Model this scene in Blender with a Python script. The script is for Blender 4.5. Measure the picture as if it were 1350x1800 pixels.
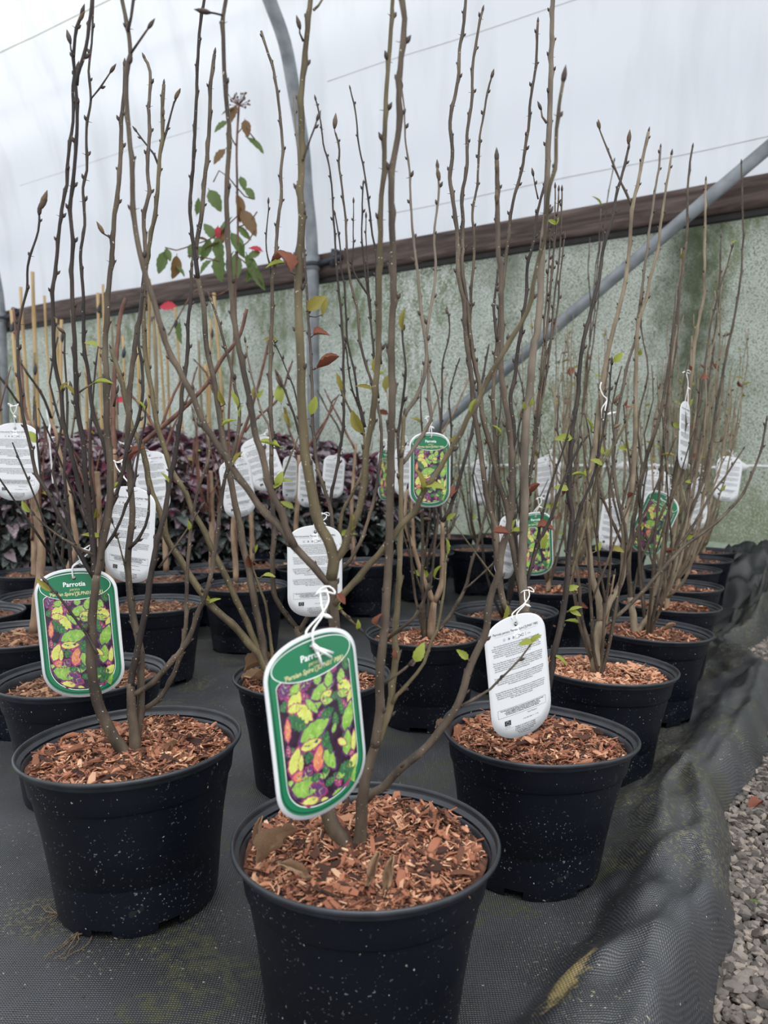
import bpy, math, random
from mathutils import Vector, Matrix, Euler, noise
for o in list(bpy.data.objects): bpy.data.objects.remove(o)
SC = bpy.context.scene
COL = SC.collection
# ------------------------------------------------------------------ camera
CAMZ, F, CXP, CYP = 0.649, 1350.0, 675.0, 900.0
PITCH = math.atan(89.0 / F)
cd = bpy.data.cameras.new('camera'); cam = bpy.data.objects.new('camera', cd); COL.objects.link(cam)
cam.location = (0, 0, CAMZ); cam.rotation_euler = (math.pi/2 - PITCH, 0, 0)
cd.sensor_fit = 'VERTICAL'; cd.sensor_height = 36.0; cd.sensor_width = 27.0
cd.lens = 36.0 * F / 1800.0; cd.clip_start = 0.02; cd.clip_end = 200
cd.dof.use_dof = True; cd.dof.focus_distance = 1.22; cd.dof.aperture_fstop = 6.2
SC.camera = cam
# ------------------------------------------------------------------ light: overcast sky, soft high sun behind cloud
w = bpy.data.worlds.new('overcast_sky'); SC.world = w; w.use_nodes = True
wn = w.node_tree; bgn = wn.nodes['Background']
tc = wn.nodes.new('ShaderNodeTexCoord'); sx = wn.nodes.new('ShaderNodeSeparateXYZ')
rp = wn.nodes.new('ShaderNodeValToRGB')
wn.links.new(tc.outputs['Generated'], sx.inputs[0]); wn.links.new(sx.outputs['Z'], rp.inputs[0])
rp.color_ramp.elements[0].position = 0.0; rp.color_ramp.elements[0].color = (0.56, 0.58, 0.62, 1)
rp.color_ramp.elements[1].position = 0.75; rp.color_ramp.elements[1].color = (0.95, 0.975, 1.0, 1)
wn.links.new(rp.outputs[0], bgn.inputs['Color']); bgn.inputs['Strength'].default_value = 1.25
sd = bpy.data.lights.new('soft_sun', 'SUN'); sd.energy = 1.9; sd.angle = math.radians(60); sd.color = (1, 0.98, 0.95)
so = bpy.data.objects.new('soft_sun', sd); COL.objects.link(so)
so.rotation_euler = Euler((math.radians(24), math.radians(14), 0)); so.location = (0, 0, 6)
SC.view_settings.view_transform = 'Standard'; SC.view_settings.look = 'None'
SC.view_settings.exposure = 0.5; SC.view_settings.gamma = 1.0
try: SC.view_settings.use_curve_mapping = False
except Exception: pass

# ------------------------------------------------------------------ helpers
FW = Vector((0, math.cos(PITCH), -math.sin(PITCH))); UP = Vector((0, math.sin(PITCH), math.cos(PITCH))); RT = Vector((1, 0, 0))
def P(px, py, t):
    return Vector((0, 0, CAMZ)) + t * (FW + RT * ((px - CXP) / F) + UP * ((CYP - py) / F))
def smooth(a, b, x):
    x = max(0.0, min(1.0, (x - a) / (b - a))); return x*x*(3 - 2*x)
def interp(tab, x):
    if x <= tab[0][0]: return tab[0][1]
    for (a, b), (c, d) in zip(tab, tab[1:]):
        if x <= c: return b + (d - b) * (x - a) / (c - a)
    return tab[-1][1]
def srgb(r, g, b):
    f = lambda c: (c/255/12.92) if c/255 <= .04045 else ((c/255 + .055)/1.055)**2.4
    return (f(r), f(g), f(b), 1.0)

class MB:
    def __init__(s): s.v = []; s.f = []; s.m = []; s.uv = {}
    def quad(s, *p, m=0):
        b = len(s.v); s.v += [Vector(q) for q in p]; s.f.append(tuple(range(b, b + len(p)))); s.m.append(m)
    def tube(s, pts, rad, n=6, m=0, cap=True, flat=1.0):
        pts = [Vector(p) for p in pts]; N = len(pts)
        if not hasattr(rad, '__len__'): rad = [rad]*N
        t0 = (pts[1] - pts[0]).normalized()
        a = Vector((1, 0, 0)) if abs(t0.x) < .8 else Vector((0, 1, 0))
        nrm = (a - t0*a.dot(t0)).normalized()
        b = len(s.v)
        for i, p in enumerate(pts):
            t = (pts[min(i+1, N-1)] - pts[max(i-1, 0)])
            if t.length < 1e-9: t = t0
            t = t.normalized(); nrm = (nrm - t*nrm.dot(t)).normalized(); bn = t.cross(nrm)
            for k in range(n):
                an = 2*math.pi*k/n
                s.v.append(p + (nrm*math.cos(an) + bn*(math.sin(an)*flat))*rad[i])
        for i in range(N-1):
            for k in range(n):
                k2 = (k+1) % n
                s.f.append((b+i*n+k, b+i*n+k2, b+(i+1)*n+k2, b+(i+1)*n+k)); s.m.append(m)
        if cap:
            s.f.append(tuple(b+k for k in range(n-1, -1, -1))); s.m.append(m)
            s.f.append(tuple(b+(N-1)*n+k for k in range(n))); s.m.append(m)
    def spindle(s, p, d, L, r, n=5, m=0, bend=None):
        d = d.normalized(); bv = bend or Vector((0, 0, 0))
        ts = [0, .25, .5, .8, 1]; rr = [.45, .95, 1, .5, .06]
        s.tube([p + d*L*q + bv*(L*q*q) for q in ts], [r*x for x in rr], n=n, m=m)
    def box(s, c, sz, rot=None, m=0):
        b = len(s.v); c = Vector(c); R = rot or Matrix.Identity(3)
        for z in (-.5, .5):
            for x, y in ((-.5, -.5), (.5, -.5), (.5, .5), (-.5, .5)):
                s.v.append(c + R @ Vector((x*sz[0], y*sz[1], z*sz[2])))
        for f in ((0, 3, 2, 1), (4, 5, 6, 7), (0, 1, 5, 4), (1, 2, 6, 5), (2, 3, 7, 6), (3, 0, 4, 7)):
            s.f.append(tuple(b+i for i in f)); s.m.append(m)
    def add(s, verts, faces, M=None, m=0):
        b = len(s.v); s.v += [(M @ Vector(q)) if M else Vector(q) for q in verts]
        s.f += [tuple(b+i for i in f) for f in faces]
        s.m += list(m) if hasattr(m, '__len__') else [m]*len(faces)
    def mesh(s, name, mats, origin=(0, 0, 0), smoothed=True):
        me = bpy.data.meshes.new(name); O = Vector(origin)
        me.from_pydata([tuple(q - O) for q in s.v], [], s.f)
        for mt in (mats if isinstance(mats, (list, tuple)) else [mats]): me.materials.append(mt)
        me.polygons.foreach_set('material_index', s.m)
        me.polygons.foreach_set('use_smooth', [smoothed]*len(s.f)); me.update(); return me
    def build(s, name, mats, parent=None, origin=(0, 0, 0), smoothed=True):
        return obj(name, s.mesh(name, mats, origin, smoothed), parent)
def obj(name, data, parent=None, loc=None, mw=None):
    o = bpy.data.objects.new(name, data); COL.objects.link(o)
    if parent: o.parent = parent
    if loc is not None: o.location = loc
    if mw is not None: o.matrix_local = mw
    return o
def tag(o, label=None, cat=None, group=None, kind=None):
    if label: o['label'] = label
    if cat: o['category'] = cat
    if group: o['group'] = group
    if kind: o['kind'] = kind
    return o
def empty(name, loc, rot=None):
    o = bpy.data.objects.new(name, None); COL.objects.link(o); o.location = loc; o.empty_display_size = .05
    if rot: o.rotation_euler = rot
    return o

# ------------------------------------------------------------------ materials
def mat(name, cols, scale=20, detail=4, rough=.6, bump=0, bscale=None, spec=.5, stretch=None, pos=None, island=False, trans=0, dist=.001):
    m = bpy.data.materials.new(name); m.use_nodes = True; nt = m.node_tree; N = nt.nodes; L = nt.links
    b = N['Principled BSDF']; b.inputs['Roughness'].default_value = rough; b.inputs['Specular IOR Level'].default_value = spec
    t = N.new('ShaderNodeTexCoord'); src = t.outputs['Object']
    if stretch:
        mp = N.new('ShaderNodeMapping'); mp.inputs['Scale'].default_value = stretch; L.new(src, mp.inputs[0]); src = mp.outputs[0]
    if len(cols) == 1: b.inputs['Base Color'].default_value = cols[0]
    else:
        r = N.new('ShaderNodeValToRGB'); e = r.color_ramp.elements
        ps = pos or [.3 + .4*i/(len(cols)-1) for i in range(len(cols))]
        e[0].position = ps[0]; e[0].color = cols[0]; e[1].position = ps[-1]; e[1].color = cols[-1]
        for p_, c in zip(ps[1:-1], cols[1:-1]): q = e.new(p_); q.color = c
        n = N.new('ShaderNodeTexNoise'); n.inputs['Scale'].default_value = scale; n.inputs['Detail'].default_value = detail
        L.new(src, n.inputs['Vector']); fac = n.outputs['Fac']
        if island:
            g = N.new('ShaderNodeNewGeometry'); oi = N.new('ShaderNodeObjectInfo')
            a = N.new('ShaderNodeMath'); a.operation = 'ADD'; L.new(g.outputs['Random Per Island'], a.inputs[0]); L.new(oi.outputs['Random'], a.inputs[1])
            fr = N.new('ShaderNodeMath'); fr.operation = 'FRACT'; L.new(a.outputs[0], fr.inputs[0])
            mx = N.new('ShaderNodeMath'); mx.operation = 'MULTIPLY_ADD'; mx.inputs[1].default_value = .75
            L.new(fr.outputs[0], mx.inputs[0])
            m2 = N.new('ShaderNodeMath'); m2.operation = 'MULTIPLY'; m2.inputs[1].default_value = .3; L.new(fac, m2.inputs[0]); L.new(m2.outputs[0], mx.inputs[2]); fac = mx.outputs[0]
        L.new(fac, r.inputs[0]); L.new(r.outputs[0], b.inputs['Base Color'])
    if bump:
        n2 = N.new('ShaderNodeTexNoise'); n2.inputs['Scale'].default_value = bscale or scale; n2.inputs['Detail'].default_value = 5
        L.new(src, n2.inputs['Vector']); bp = N.new('ShaderNodeBump'); bp.inputs['Strength'].default_value = bump; bp.inputs['Distance'].default_value = dist
        L.new(n2.outputs['Fac'], bp.inputs['Height']); L.new(bp.outputs[0], b.inputs['Normal'])
    if trans:
        tr = N.new('ShaderNodeBsdfTranslucent'); ms = N.new('ShaderNodeMixShader'); ms.inputs[0].default_value = trans
        if len(cols) == 1: tr.inputs[0].default_value = cols[0]
        else: L.new(r.outputs[0], tr.inputs[0])
        L.new(b.outputs[0], ms.inputs[1]); L.new(tr.outputs[0], ms.inputs[2]); L.new(ms.outputs[0], N['Material Output'].inputs[0])
    return m
def specks(m, color, scale, thr, rough=None, seed=0, stretch=None, mask=None):
    """small flecks over whatever feeds the base colour; mask=(scale, lo, hi) limits them to noise patches"""
    nt = m.node_tree; N = nt.nodes; L = nt.links; b = N['Principled BSDF']
    t = N.new('ShaderNodeTexCoord'); src = t.outputs['Object']
    mp = N.new('ShaderNodeMapping'); mp.inputs['Location'].default_value = (seed, seed*.7, 0)
    if stretch: mp.inputs['Scale'].default_value = stretch
    L.new(src, mp.inputs[0])
    v = N.new('ShaderNodeTexNoise'); v.inputs['Scale'].default_value = scale; v.inputs['Detail'].default_value = 2; L.new(mp.outputs[0], v.inputs['Vector'])
    r = N.new('ShaderNodeMapRange'); r.inputs['From Min'].default_value = thr; r.inputs['From Max'].default_value = thr + .03
    L.new(v.outputs['Fac'], r.inputs['Value']); fac = r.outputs[0]
    if mask:
        n = N.new('ShaderNodeTexNoise'); n.inputs['Scale'].default_value = mask[0]; n.inputs['Detail'].default_value = 3; L.new(mp.outputs[0], n.inputs['Vector'])
        r2 = N.new('ShaderNodeMapRange'); r2.inputs['From Min'].default_value = mask[1]; r2.inputs['From Max'].default_value = mask[2]; L.new(n.outputs['Fac'], r2.inputs['Value'])
        mu = N.new('ShaderNodeMath'); mu.operation = 'MULTIPLY'; L.new(fac, mu.inputs[0]); L.new(r2.outputs[0], mu.inputs[1]); fac = mu.outputs[0]
    mx = N.new('ShaderNodeMix'); mx.data_type = 'RGBA'; mx.inputs['B'].default_value = color
    bc = b.inputs['Base Color']
    if bc.is_linked: L.new(bc.links[0].from_socket, mx.inputs['A'])
    else: mx.inputs['A'].default_value = bc.default_value
    L.new(fac, mx.inputs['Factor']); L.new(mx.outputs['Result'], bc)
    return m

M = {}
M['pot'] = mat('black_plastic', [srgb(7, 10, 20), srgb(12, 17, 28)], 6, 5, .46, .15, 300, spec=.26)
specks(M['pot'], srgb(105, 108, 108), 260, .66, mask=(14, .42, .60)); specks(M['pot'], srgb(170, 170, 160), 190, .725, seed=3)
specks(M['pot'], srgb(58, 60, 55), 60, .66, seed=8, mask=(5, .5, .7))
M['rim'] = mat('rim_plastic', [srgb(28, 31, 36), srgb(44, 48, 54)], 30, 3, .36, spec=.5)
M['soil'] = mat('mulch_base', [srgb(38, 26, 20), srgb(84, 52, 38), srgb(120, 76, 56)], 90, 6, .9, .8, 160, dist=.004)
BK = [srgb(30, 20, 17), srgb(74, 48, 38), srgb(124, 80, 60), srgb(156, 102, 78), srgb(188, 142, 112), srgb(224, 196, 164)]
M['chip'] = mat('bark_mulch_chips', BK, 120, 4, .8, .4, 400, island=True, pos=[.1, .28, .46, .66, .84, .98], spec=.3)
M['chip_pale'] = mat('pale_mulch_chips', [srgb(120, 72, 52), srgb(176, 120, 92), srgb(206, 158, 126), srgb(226, 190, 160)], 120, 4, .8, .4, 400, island=True, pos=[.1, .4, .7, 1], spec=.3)
M['chip_dull'] = mat('weathered_mulch_chips', [srgb(58, 42, 34), srgb(100, 72, 56), srgb(136, 98, 76), srgb(176, 142, 112)], 120, 4, .85, .4, 400, island=True, pos=[.1, .4, .7, 1], spec=.3)
def bark(name, cols, lent=srgb(190, 178, 155), thr=.70, rough=.6):
    m = mat(name, cols, 45, 5, rough, .5, 240, stretch=(1, 1, .35), spec=.35, dist=.0008)
    return specks(m, lent, 330, thr)
M['bark_mid'] = bark('grey_brown_bark', [srgb(46, 39, 32), srgb(74, 63, 52), srgb(98, 86, 72)])
M['bark_dark'] = bark('dark_brown_bark', [srgb(30, 25, 23), srgb(48, 40, 36), srgb(66, 56, 48)], thr=.72)
M['bark_olive'] = bark('olive_bark', [srgb(60, 52, 36), srgb(86, 76, 54), srgb(106, 95, 70)])
M['bark_grey'] = bark('grey_bark', [srgb(74, 66, 58), srgb(100, 90, 78), srgb(122, 110, 96)], thr=.74)
M['bark_pale'] = bark('pale_grey_brown_bark', [srgb(90, 79, 64), srgb(120, 107, 88), srgb(146, 133, 112)], thr=.74)
M['bark_tan'] = bark('tan_bark', [srgb(104, 84, 66), srgb(136, 113, 92), srgb(160, 138, 114)], thr=.76)
M['bark_red'] = bark('red_brown_bark', [srgb(62, 42, 37), srgb(98, 68, 57), srgb(126, 92, 78)], thr=.76)
M['bud'] = mat('bud_scales', [srgb(38, 30, 27), srgb(66, 51, 42)], 300, 3, .6)
M['bud_fat'] = mat('swelling_bud_scales', [srgb(78, 62, 50), srgb(112, 92, 70)], 200, 3, .7)
def leafmat(name, cols, trans=.35, rough=.42):
    return mat(name, cols, 120, 4, rough, .4, 260, trans=trans)
M['leaf'] = leafmat('fresh_leaf', [srgb(112, 122, 40), srgb(148, 158, 58), srgb(182, 188, 92)])
M['leaf_olive'] = leafmat('olive_young_leaf', [srgb(110, 98, 36), srgb(140, 130, 48), srgb(160, 150, 70)])
M['leaf_dead'] = leafmat('dry_leaf', [srgb(88, 48, 36), srgb(122, 70, 52), srgb(150, 98, 76)], .2, .75)
M['leaf_tan'] = leafmat('dry_tan_leaf', [srgb(96, 72, 54), srgb(146, 116, 90), srgb(190, 164, 134)], .15, .8)
M['leaf_green'] = leafmat('glossy_green_leaf', [srgb(60, 82, 40), srgb(92, 116, 58), srgb(120, 134, 76)], .4, .35)
M['leaf_bronze'] = leafmat('bronze_leaf', [srgb(112, 70, 50), srgb(124, 92, 58), srgb(120, 112, 60)], .4, .35)
M['leaf_red'] = leafmat('red_leaf', [srgb(186, 40, 58), srgb(214, 62, 86)], .45, .35)
M['leaf_purple'] = leafmat('purple_leaf', [srgb(70, 34, 48), srgb(98, 52, 68), srgb(130, 62, 80)], .25, .45)
M['leaf_plum'] = leafmat('dusky_plum_leaf', [srgb(96, 83, 91), srgb(130, 115, 123), srgb(172, 158, 164)], .15, .42)
M['leaf_slate'] = leafmat('dark_grey_green_leaf', [srgb(48, 56, 54), srgb(80, 88, 85), srgb(118, 124, 122)], .1, .42)
M['cane'] = mat('bamboo', [srgb(150, 122, 78), srgb(184, 154, 104), srgb(206, 180, 132)], 12, 4, .55, .3, 60, stretch=(1, 1, .2))
M['cane_grey'] = mat('weathered_bamboo', [srgb(104, 92, 70), srgb(136, 120, 92), srgb(160, 144, 112)], 12, 4, .6, .3, 60, stretch=(1, 1, .2))
M['card'] = mat('white_plastic_card', [srgb(226, 228, 230)], rough=.32, spec=.5, trans=.12)
M['ink'] = mat('grey_ink', [srgb(70, 70, 72)], rough=.5)
M['inkd'] = mat('black_ink', [srgb(36, 36, 40)], rough=.5)
M['green'] = mat('green_print', [srgb(22, 112, 74)], rough=.28)
M['greend'] = mat('dark_green_print', [srgb(16, 52, 44)], rough=.28)
M['pwhite'] = mat('white_print', [srgb(236, 240, 236)], rough=.3)
M['cream'] = mat('cream_print', [srgb(216, 206, 150)], rough=.3)
M['photo'] = mat('photo_dark_ground', [srgb(28, 18, 30), srgb(54, 30, 52), srgb(44, 50, 44)], 60, 4, .28)
M['g1'] = mat('photo_leaf_green', [srgb(104, 158, 62), srgb(158, 196, 90)], 160, 3, .28)
M['g2'] = mat('photo_leaf_yellow', [srgb(178, 190, 74), srgb(216, 216, 120)], 160, 3, .28)
M['g3'] = mat('photo_leaf_deep', [srgb(36, 86, 58), srgb(72, 120, 78)], 160, 3, .28)
M['g4'] = mat('photo_leaf_magenta', [srgb(132, 38, 92), srgb(172, 74, 120)], 200, 3, .28)
M['g5'] = mat('photo_leaf_violet', [srgb(104, 70, 120), srgb(84, 34, 72)], 200, 3, .28)
M['g6'] = mat('photo_leaf_coral', [srgb(206, 96, 100), srgb(216, 160, 90)], 120, 3, .28)
M['g7'] = mat('photo_vein', [srgb(206, 220, 140)], rough=.28)
M['string'] = mat('white_string', [srgb(224, 224, 222)], rough=.7)
M['galv'] = mat('galvanised_steel', [srgb(112, 117, 120), srgb(134, 139, 142), srgb(154, 158, 160)], 9, 6, .5, .1, 60)
M['galv'].node_tree.nodes['Principled BSDF'].inputs['Metallic'].default_value = .15
M['galvd'] = mat('dull_grey_steel', [srgb(74, 82, 90), srgb(96, 103, 110)], 9, 6, .5)
M['clamp'] = mat('dark_clamp', [srgb(34, 38, 46), srgb(60, 64, 70)], 40, 3, .5)
M['stone'] = mat('gravel_stones', [srgb(46, 42, 40), srgb(88, 82, 78), srgb(118, 110, 104), srgb(150, 138, 126)], 90, 5, .85, .5, 200, island=True, pos=[.1, .4, .7, 1])
M['grit'] = mat('dark_grit', [srgb(34, 32, 30), srgb(70, 66, 62)], 150, 6, .95, .8, 200, dist=.003)
M['root'] = mat('dry_root', [srgb(76, 62, 48), srgb(110, 92, 72)], 100, 3, .8)

# ------------------------------------------------------------------ ground shape
EDGE = [(.1, -.02), (.3, .05), (.6, .22), (.853, .381), (1.026, .500), (1.24, .592), (1.42, .665), (1.605, .81), (1.9, .99), (2.2, 1.17), (2.45, 1.20), (2.6, 1.22), (2.8, 1.42), (3.4, 1.86), (4.5, 2.5), (6, 3.4)]
def xedge(y): return interp(EDGE, y) + .012*noise.noise(Vector((0, y*6, 3)))
def ground(x, y):
    return .040*smooth(.02, -.26, x)*(1 - .45*smooth(1.3, 2.2, y))*(1 - smooth(2.2, 2.9, y))
WU = Vector((-.845, .535, 0)).normalized(); WN = Vector((-.535, -.845, 0)).normalized(); W0 = Vector((-.50, 5.84, 0))
def W(t, s, z): return W0 + WU*t + WN*s + Vector((0, 0, z))      # along wall, inward, absolute height
def wall_y(x):
    t = (x - W0.x)/WU.x; return W0.y + WU.y*t

def fabric():
    mb = MB(); NU, NV = 230, 330
    us = [(i/NU) for i in range(NU+1)]
    for j in range(NV+1):
        y0 = .22 + 8.0*(j/NV)**1.9
        xe = xedge(y0)
        for u in us:
            wgt = 1 - (1-u)**2.1
            x = -4.6 + (xe + .02 + 4.6)*wgt
            y = min(y0, wall_y(x) - .04)
            e = x - xe
            z = ground(x, y) + .0035*noise.noise(Vector((x*5, y*5, 0))) + .0012*noise.noise(Vector((x*22, y*14, 4)))
            mk = smooth(-.27, -.17, e)
            far = smooth(2.7, 3.4, y)
            A = .062 + .022*noise.noise(Vector((2, y*2.6, 0))) + .10*far
            c0 = .030*noise.noise(Vector((9, y*3.2, 1))) + .05*smooth(1.5, 2.4, y)
            z += A*smooth(-.225 + c0, -.115 + c0, e)*(1 - 1.2*smooth(-.07, .012, e))
            z -= .018*math.exp(-((e + .09)/.03)**2)*smooth(.0, .5, noise.noise(Vector((4, y*4, 0))) + .3)
            fl = noise.noise(Vector((e*7 + y*3.2, y*1.5 - e*9, 21)))
            z += mk*.010*max(0, 1 - abs(fl)*4)*(1 + 5*far)
            f2 = noise.noise(Vector((e*15 - y*5, y*4 + e*6, 31)))
            z += mk*.0035*max(0, 1 - abs(f2)*4)*(1 + 9*far)
            rn = 1 - abs(noise.noise(Vector((x*5.5 + y*2.0, y*4.5 - x*4, 7))))*2.2
            z += mk*.013*max(0, rn)**3*(1 - .5*smooth(-.03, .02, e)) + mk*.012*noise.noise(Vector((x*16, y*11, 2)))
            z += far*mk*.09*noise.noise(Vector((x*6, y*9, 5)))
            # sharp radiating creases
            q = noise.noise(Vector(((x*.6 - y*.9)*7, (x + y)*1.6, 11)))
            z += mk*.012*max(0, 1 - abs(q)*5)
            z -= smooth(-.06, .02, e)*.060
            mb.v.append(Vector((x, y, z)))
    n = NU+1
    for j in range(NV):
        for i in range(NU):
            a = j*n+i; mb.f.append((a, a+1, a+n+1, a+n)); mb.m.append(0)
    m = mat('woven_ground_fabric', [srgb(22, 24, 27), srgb(36, 38, 42), srgb(52, 54, 60)], 5, 7, .40, spec=.9)
    specks(m, srgb(48, 50, 32), 5.5, .565, seed=2, mask=(70, .42, .60))
    specks(m, srgb(76, 74, 54), 2.6, .55, seed=5, mask=(150, .52, .6))
    specks(m, srgb(14, 14, 16), 130, .68, seed=4)
    specks(m, srgb(200, 194, 168), 200, .735, seed=1); specks(m, srgb(128, 122, 98), 260, .66, seed=7, mask=(6, .45, .6))
    nt = m.node_tree; N = nt.nodes; L = nt.links; b = N['Principled BSDF']
    # a sandy spill with its own shape
    t = N.new('ShaderNodeTexCoord')
    mp = N.new('ShaderNodeMapping'); mp.vector_type = 'TEXTURE'; mp.inputs['Location'].default_value = (.215, .855, 0.0); mp.inputs['Rotation'].default_value = (0, 0, math.radians(52)); mp.inputs['Scale'].default_value = (.070, .022, .3)
    L.new(t.outputs['Object'], mp.inputs[0])
    ln = N.new('ShaderNodeVectorMath'); ln.operation = 'LENGTH'; L.new(mp.outputs[0], ln.inputs[0])
    ns = N.new('ShaderNodeTexNoise'); ns.inputs['Scale'].default_value = 75; ns.inputs['Detail'].default_value = 9; ns.inputs['Roughness'].default_value = .75; L.new(t.outputs['Object'], ns.inputs['Vector'])
    ad = N.new('ShaderNodeMath'); ad.operation = 'MULTIPLY_ADD'; ad.inputs[1].default_value = 3.6; L.new(ns.outputs['Fac'], ad.inputs[0]); L.new(ln.outputs['Value'], ad.inputs[2])
    mr = N.new('ShaderNodeMapRange'); mr.inputs['From Min'].default_value = 2.75; mr.inputs['From Max'].default_value = 2.2; L.new(ad.outputs[0], mr.inputs['Value'])
    mx = N.new('ShaderNodeMix'); mx.data_type = 'RGBA'; mx.inputs['B'].default_value = srgb(132, 118, 78)
    bc = b.inputs['Base Color']; L.new(bc.links[0].from_socket, mx.inputs['A']); L.new(mr.outputs[0], mx.inputs['Factor']); L.new(mx.outputs['Result'], bc)
    # weave relief
    wv = []
    for ax in ('X', 'Y'):
        wq = N.new('ShaderNodeTexWave'); wq.bands_direction = ax; wq.inputs['Scale'].default_value = 95; wq.inputs['Distortion'].default_value = .6; wq.inputs['Detail'].default_value = 0
        L.new(t.outputs['Object'], wq.inputs['Vector']); wv.append(wq)
    mm = N.new('ShaderNodeMath'); mm.operation = 'MULTIPLY'; L.new(wv[0].outputs['Fac'], mm.inputs[0]); L.new(wv[1].outputs['Fac'], mm.inputs[1])
    bp = N.new('ShaderNodeBump'); bp.inputs['Strength'].default_value = .9; bp.inputs['Distance'].default_value = .0011; L.new(mm.outputs[0], bp.inputs['Height']); L.new(bp.outputs[0], b.inputs['Normal'])
    o = mb.build('floor', m); tag(o, 'black woven weed-control fabric, rumpled and raised along its right edge', kind='structure'); return o
floor = fabric()
def heap():
    mb = MB(); n = 70; c = P(1372, 1040, 3.75); O = Vector((c.x, c.y, 0))
    for j in range(n+1):
        for i in range(n+1):
            u, v = i/n*2-1, j/n*2-1; x, y = u*.62, v*.42; rr = math.sqrt(u*u + v*v)
            h = .27*max(0, 1 - rr**2.2)**.8
            k = 1 - abs(noise.noise(Vector((x*5 + y*3, y*6 - x*2.5, 3))))*3.2; k2 = 1 - abs(noise.noise(Vector((x*11 - y*6, y*9 + x*5, 8))))*3
            z = h*(.62 + .38*max(0, k)) + min(1, h*8)*.035*max(0, k2) - .02
            mb.v.append(O + Vector((x + .03*noise.noise(Vector((x*6, y*6, 1))), y + .03*noise.noise(Vector((x*6, y*6, 9))), z)))
    for j in range(n):
        for i in range(n): a = j*(n+1)+i; mb.f.append((a, a+1, a+n+2, a+n+1)); mb.m.append(0)
    o = mb.build('fabric_heap', mat('black_folded_fabric', [srgb(16, 18, 21), srgb(30, 32, 36)], 8, 5, .5, .3, 200, spec=.6), None, O); o.location = O
    tag(o, 'heap of folded black ground fabric beside the last right-hand row pots', 'fabric')
heap()

def chip_mesh(k, r):
    """one bark chip: a bent, ragged sliver, 6 sections of a flat bar"""
    L_, w_, h_ = 1.0, r.choice([r.uniform(.08, .16), r.uniform(.16, .30), r.uniform(.3, .5)]), r.uniform(.04, .09)
    v = []; f = []; n = 4; bend = r.uniform(-.15, .15)
    for i in range(n):
        q = i/(n-1); x = (q-.5)*L_; ww = w_*(.35 + .65*math.sin(math.pi*(.12 + .76*q)))*r.uniform(.75, 1.1); zz = bend*math.sin(math.pi*q)
        sk = r.uniform(-.05, .05)
        v += [(x, -ww/2 + sk, zz - h_/2), (x, ww/2 + sk, zz - h_/2 + r.uniform(-.02, .04)), (x, ww/2*.8 + sk, zz + h_/2), (x, -ww/2*.8 + sk, zz + h_/2*r.uniform(.5, 1.3))]
    for i in range(n-1):
        for k2 in range(4):
            a, b = i*4+k2, i*4+(k2+1) % 4; f.append((a, b, b+4, a+4))
    f += [(3, 2, 1, 0), tuple((n-1)*4+i for i in range(4))]
    return v, f
RC = random.Random(5)
CHIPS = [chip_mesh(k, RC) for k in range(16)]
def chip_data(matl, nm='bark_chip'):
    out = []
    for v, f in CHIPS:
        b = MB(); b.add(v, f); out.append(b.mesh(nm, matl, smoothed=False))
    return out
CHIPD = {k: chip_data(M[k]) for k in ('chip', 'chip_pale', 'chip_dull')}

def stone_verts(r, sub=0):
    phi = (1+5**.5)/2
    v = [(-1, phi, 0), (1, phi, 0), (-1, -phi, 0), (1, -phi, 0), (0, -1, phi), (0, 1, phi), (0, -1, -phi), (0, 1, -phi), (phi, 0, -1), (phi, 0, 1), (-phi, 0, -1), (-phi, 0, 1)]
    f = [(0, 11, 5), (0, 5, 1), (0, 1, 7), (0, 7, 10), (0, 10, 11), (1, 5, 9), (5, 11, 4), (11, 10, 2), (10, 7, 6), (7, 1, 8), (3, 9, 4), (3, 4, 2), (3, 2, 6), (3, 6, 8), (3, 8, 9), (4, 9, 5), (2, 4, 11), (6, 2, 10), (8, 6, 7), (9, 8, 1)]
    s = (r.uniform(.7, 1.1), r.uniform(.5, .8), r.uniform(.35, .6))
    return [(a*s[0]*r.uniform(.75, 1.15)/1.9, b*s[1]*r.uniform(.75, 1.15)/1.9, c*s[2]*r.uniform(.75, 1.15)/1.9) for a, b, c in v], f
def gravel():
    r = random.Random(11); mb = MB()
    ys = [.2 + i*.12 for i in range(32)]
    for a, b in zip(ys, ys[1:]):
        mb.quad((xedge(a) - .06, a, -.032), (xedge(a) + 1.2, a, -.032), (xedge(b) + 1.2, b, -.032), (xedge(b) - .06, b, -.032))
    bed = mb.build('gravel_ground', M['grit']); tag(bed, 'grey gravel ground beyond the fabric edge', kind='structure')
    shapes = [stone_verts(r) for _ in range(12)]
    datas = []
    for v, f in shapes:
        b = MB(); b.add(v, f); datas.append(b.mesh('stone', M['stone'], smoothed=False))
    st = MB(); single = 0; pos = []
    for i in range(15000):
        y = .45 + 2.9*r.random()**1.3; e = -.035 + .42*r.random()**1.6; x = xedge(y) + e
        pos.append((x/y, x, y, e))
    for rat, x, y, e in pos:
        s = r.uniform(.006, .0155)*(1 + .6*smooth(1.3, 3, y)); k = r.randrange(12)
        Mx = Matrix.Translation((x, y, -.03 + r.uniform(0, .010) + .012*noise.noise(Vector((x*9, y*9, 0))))) @ Euler((r.uniform(-.5, .5), r.uniform(-.5, .5), r.uniform(0, 6.28))).to_matrix().to_4x4() @ Matrix.Scale(s, 4)
        if single < 300 and -.01 < e and rat < .525 and .85 < y < 1.9:
            single += 1; obj('stone', datas[k], bed, mw=Mx)
        else: st.add(shapes[k][0], shapes[k][1], Mx)
    o = st.build('gravel', M['stone'], bed, smoothed=False); tag(o, kind='stuff')
    # a fallen leaf and a sprout on the gravel are added later
gravel()

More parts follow.
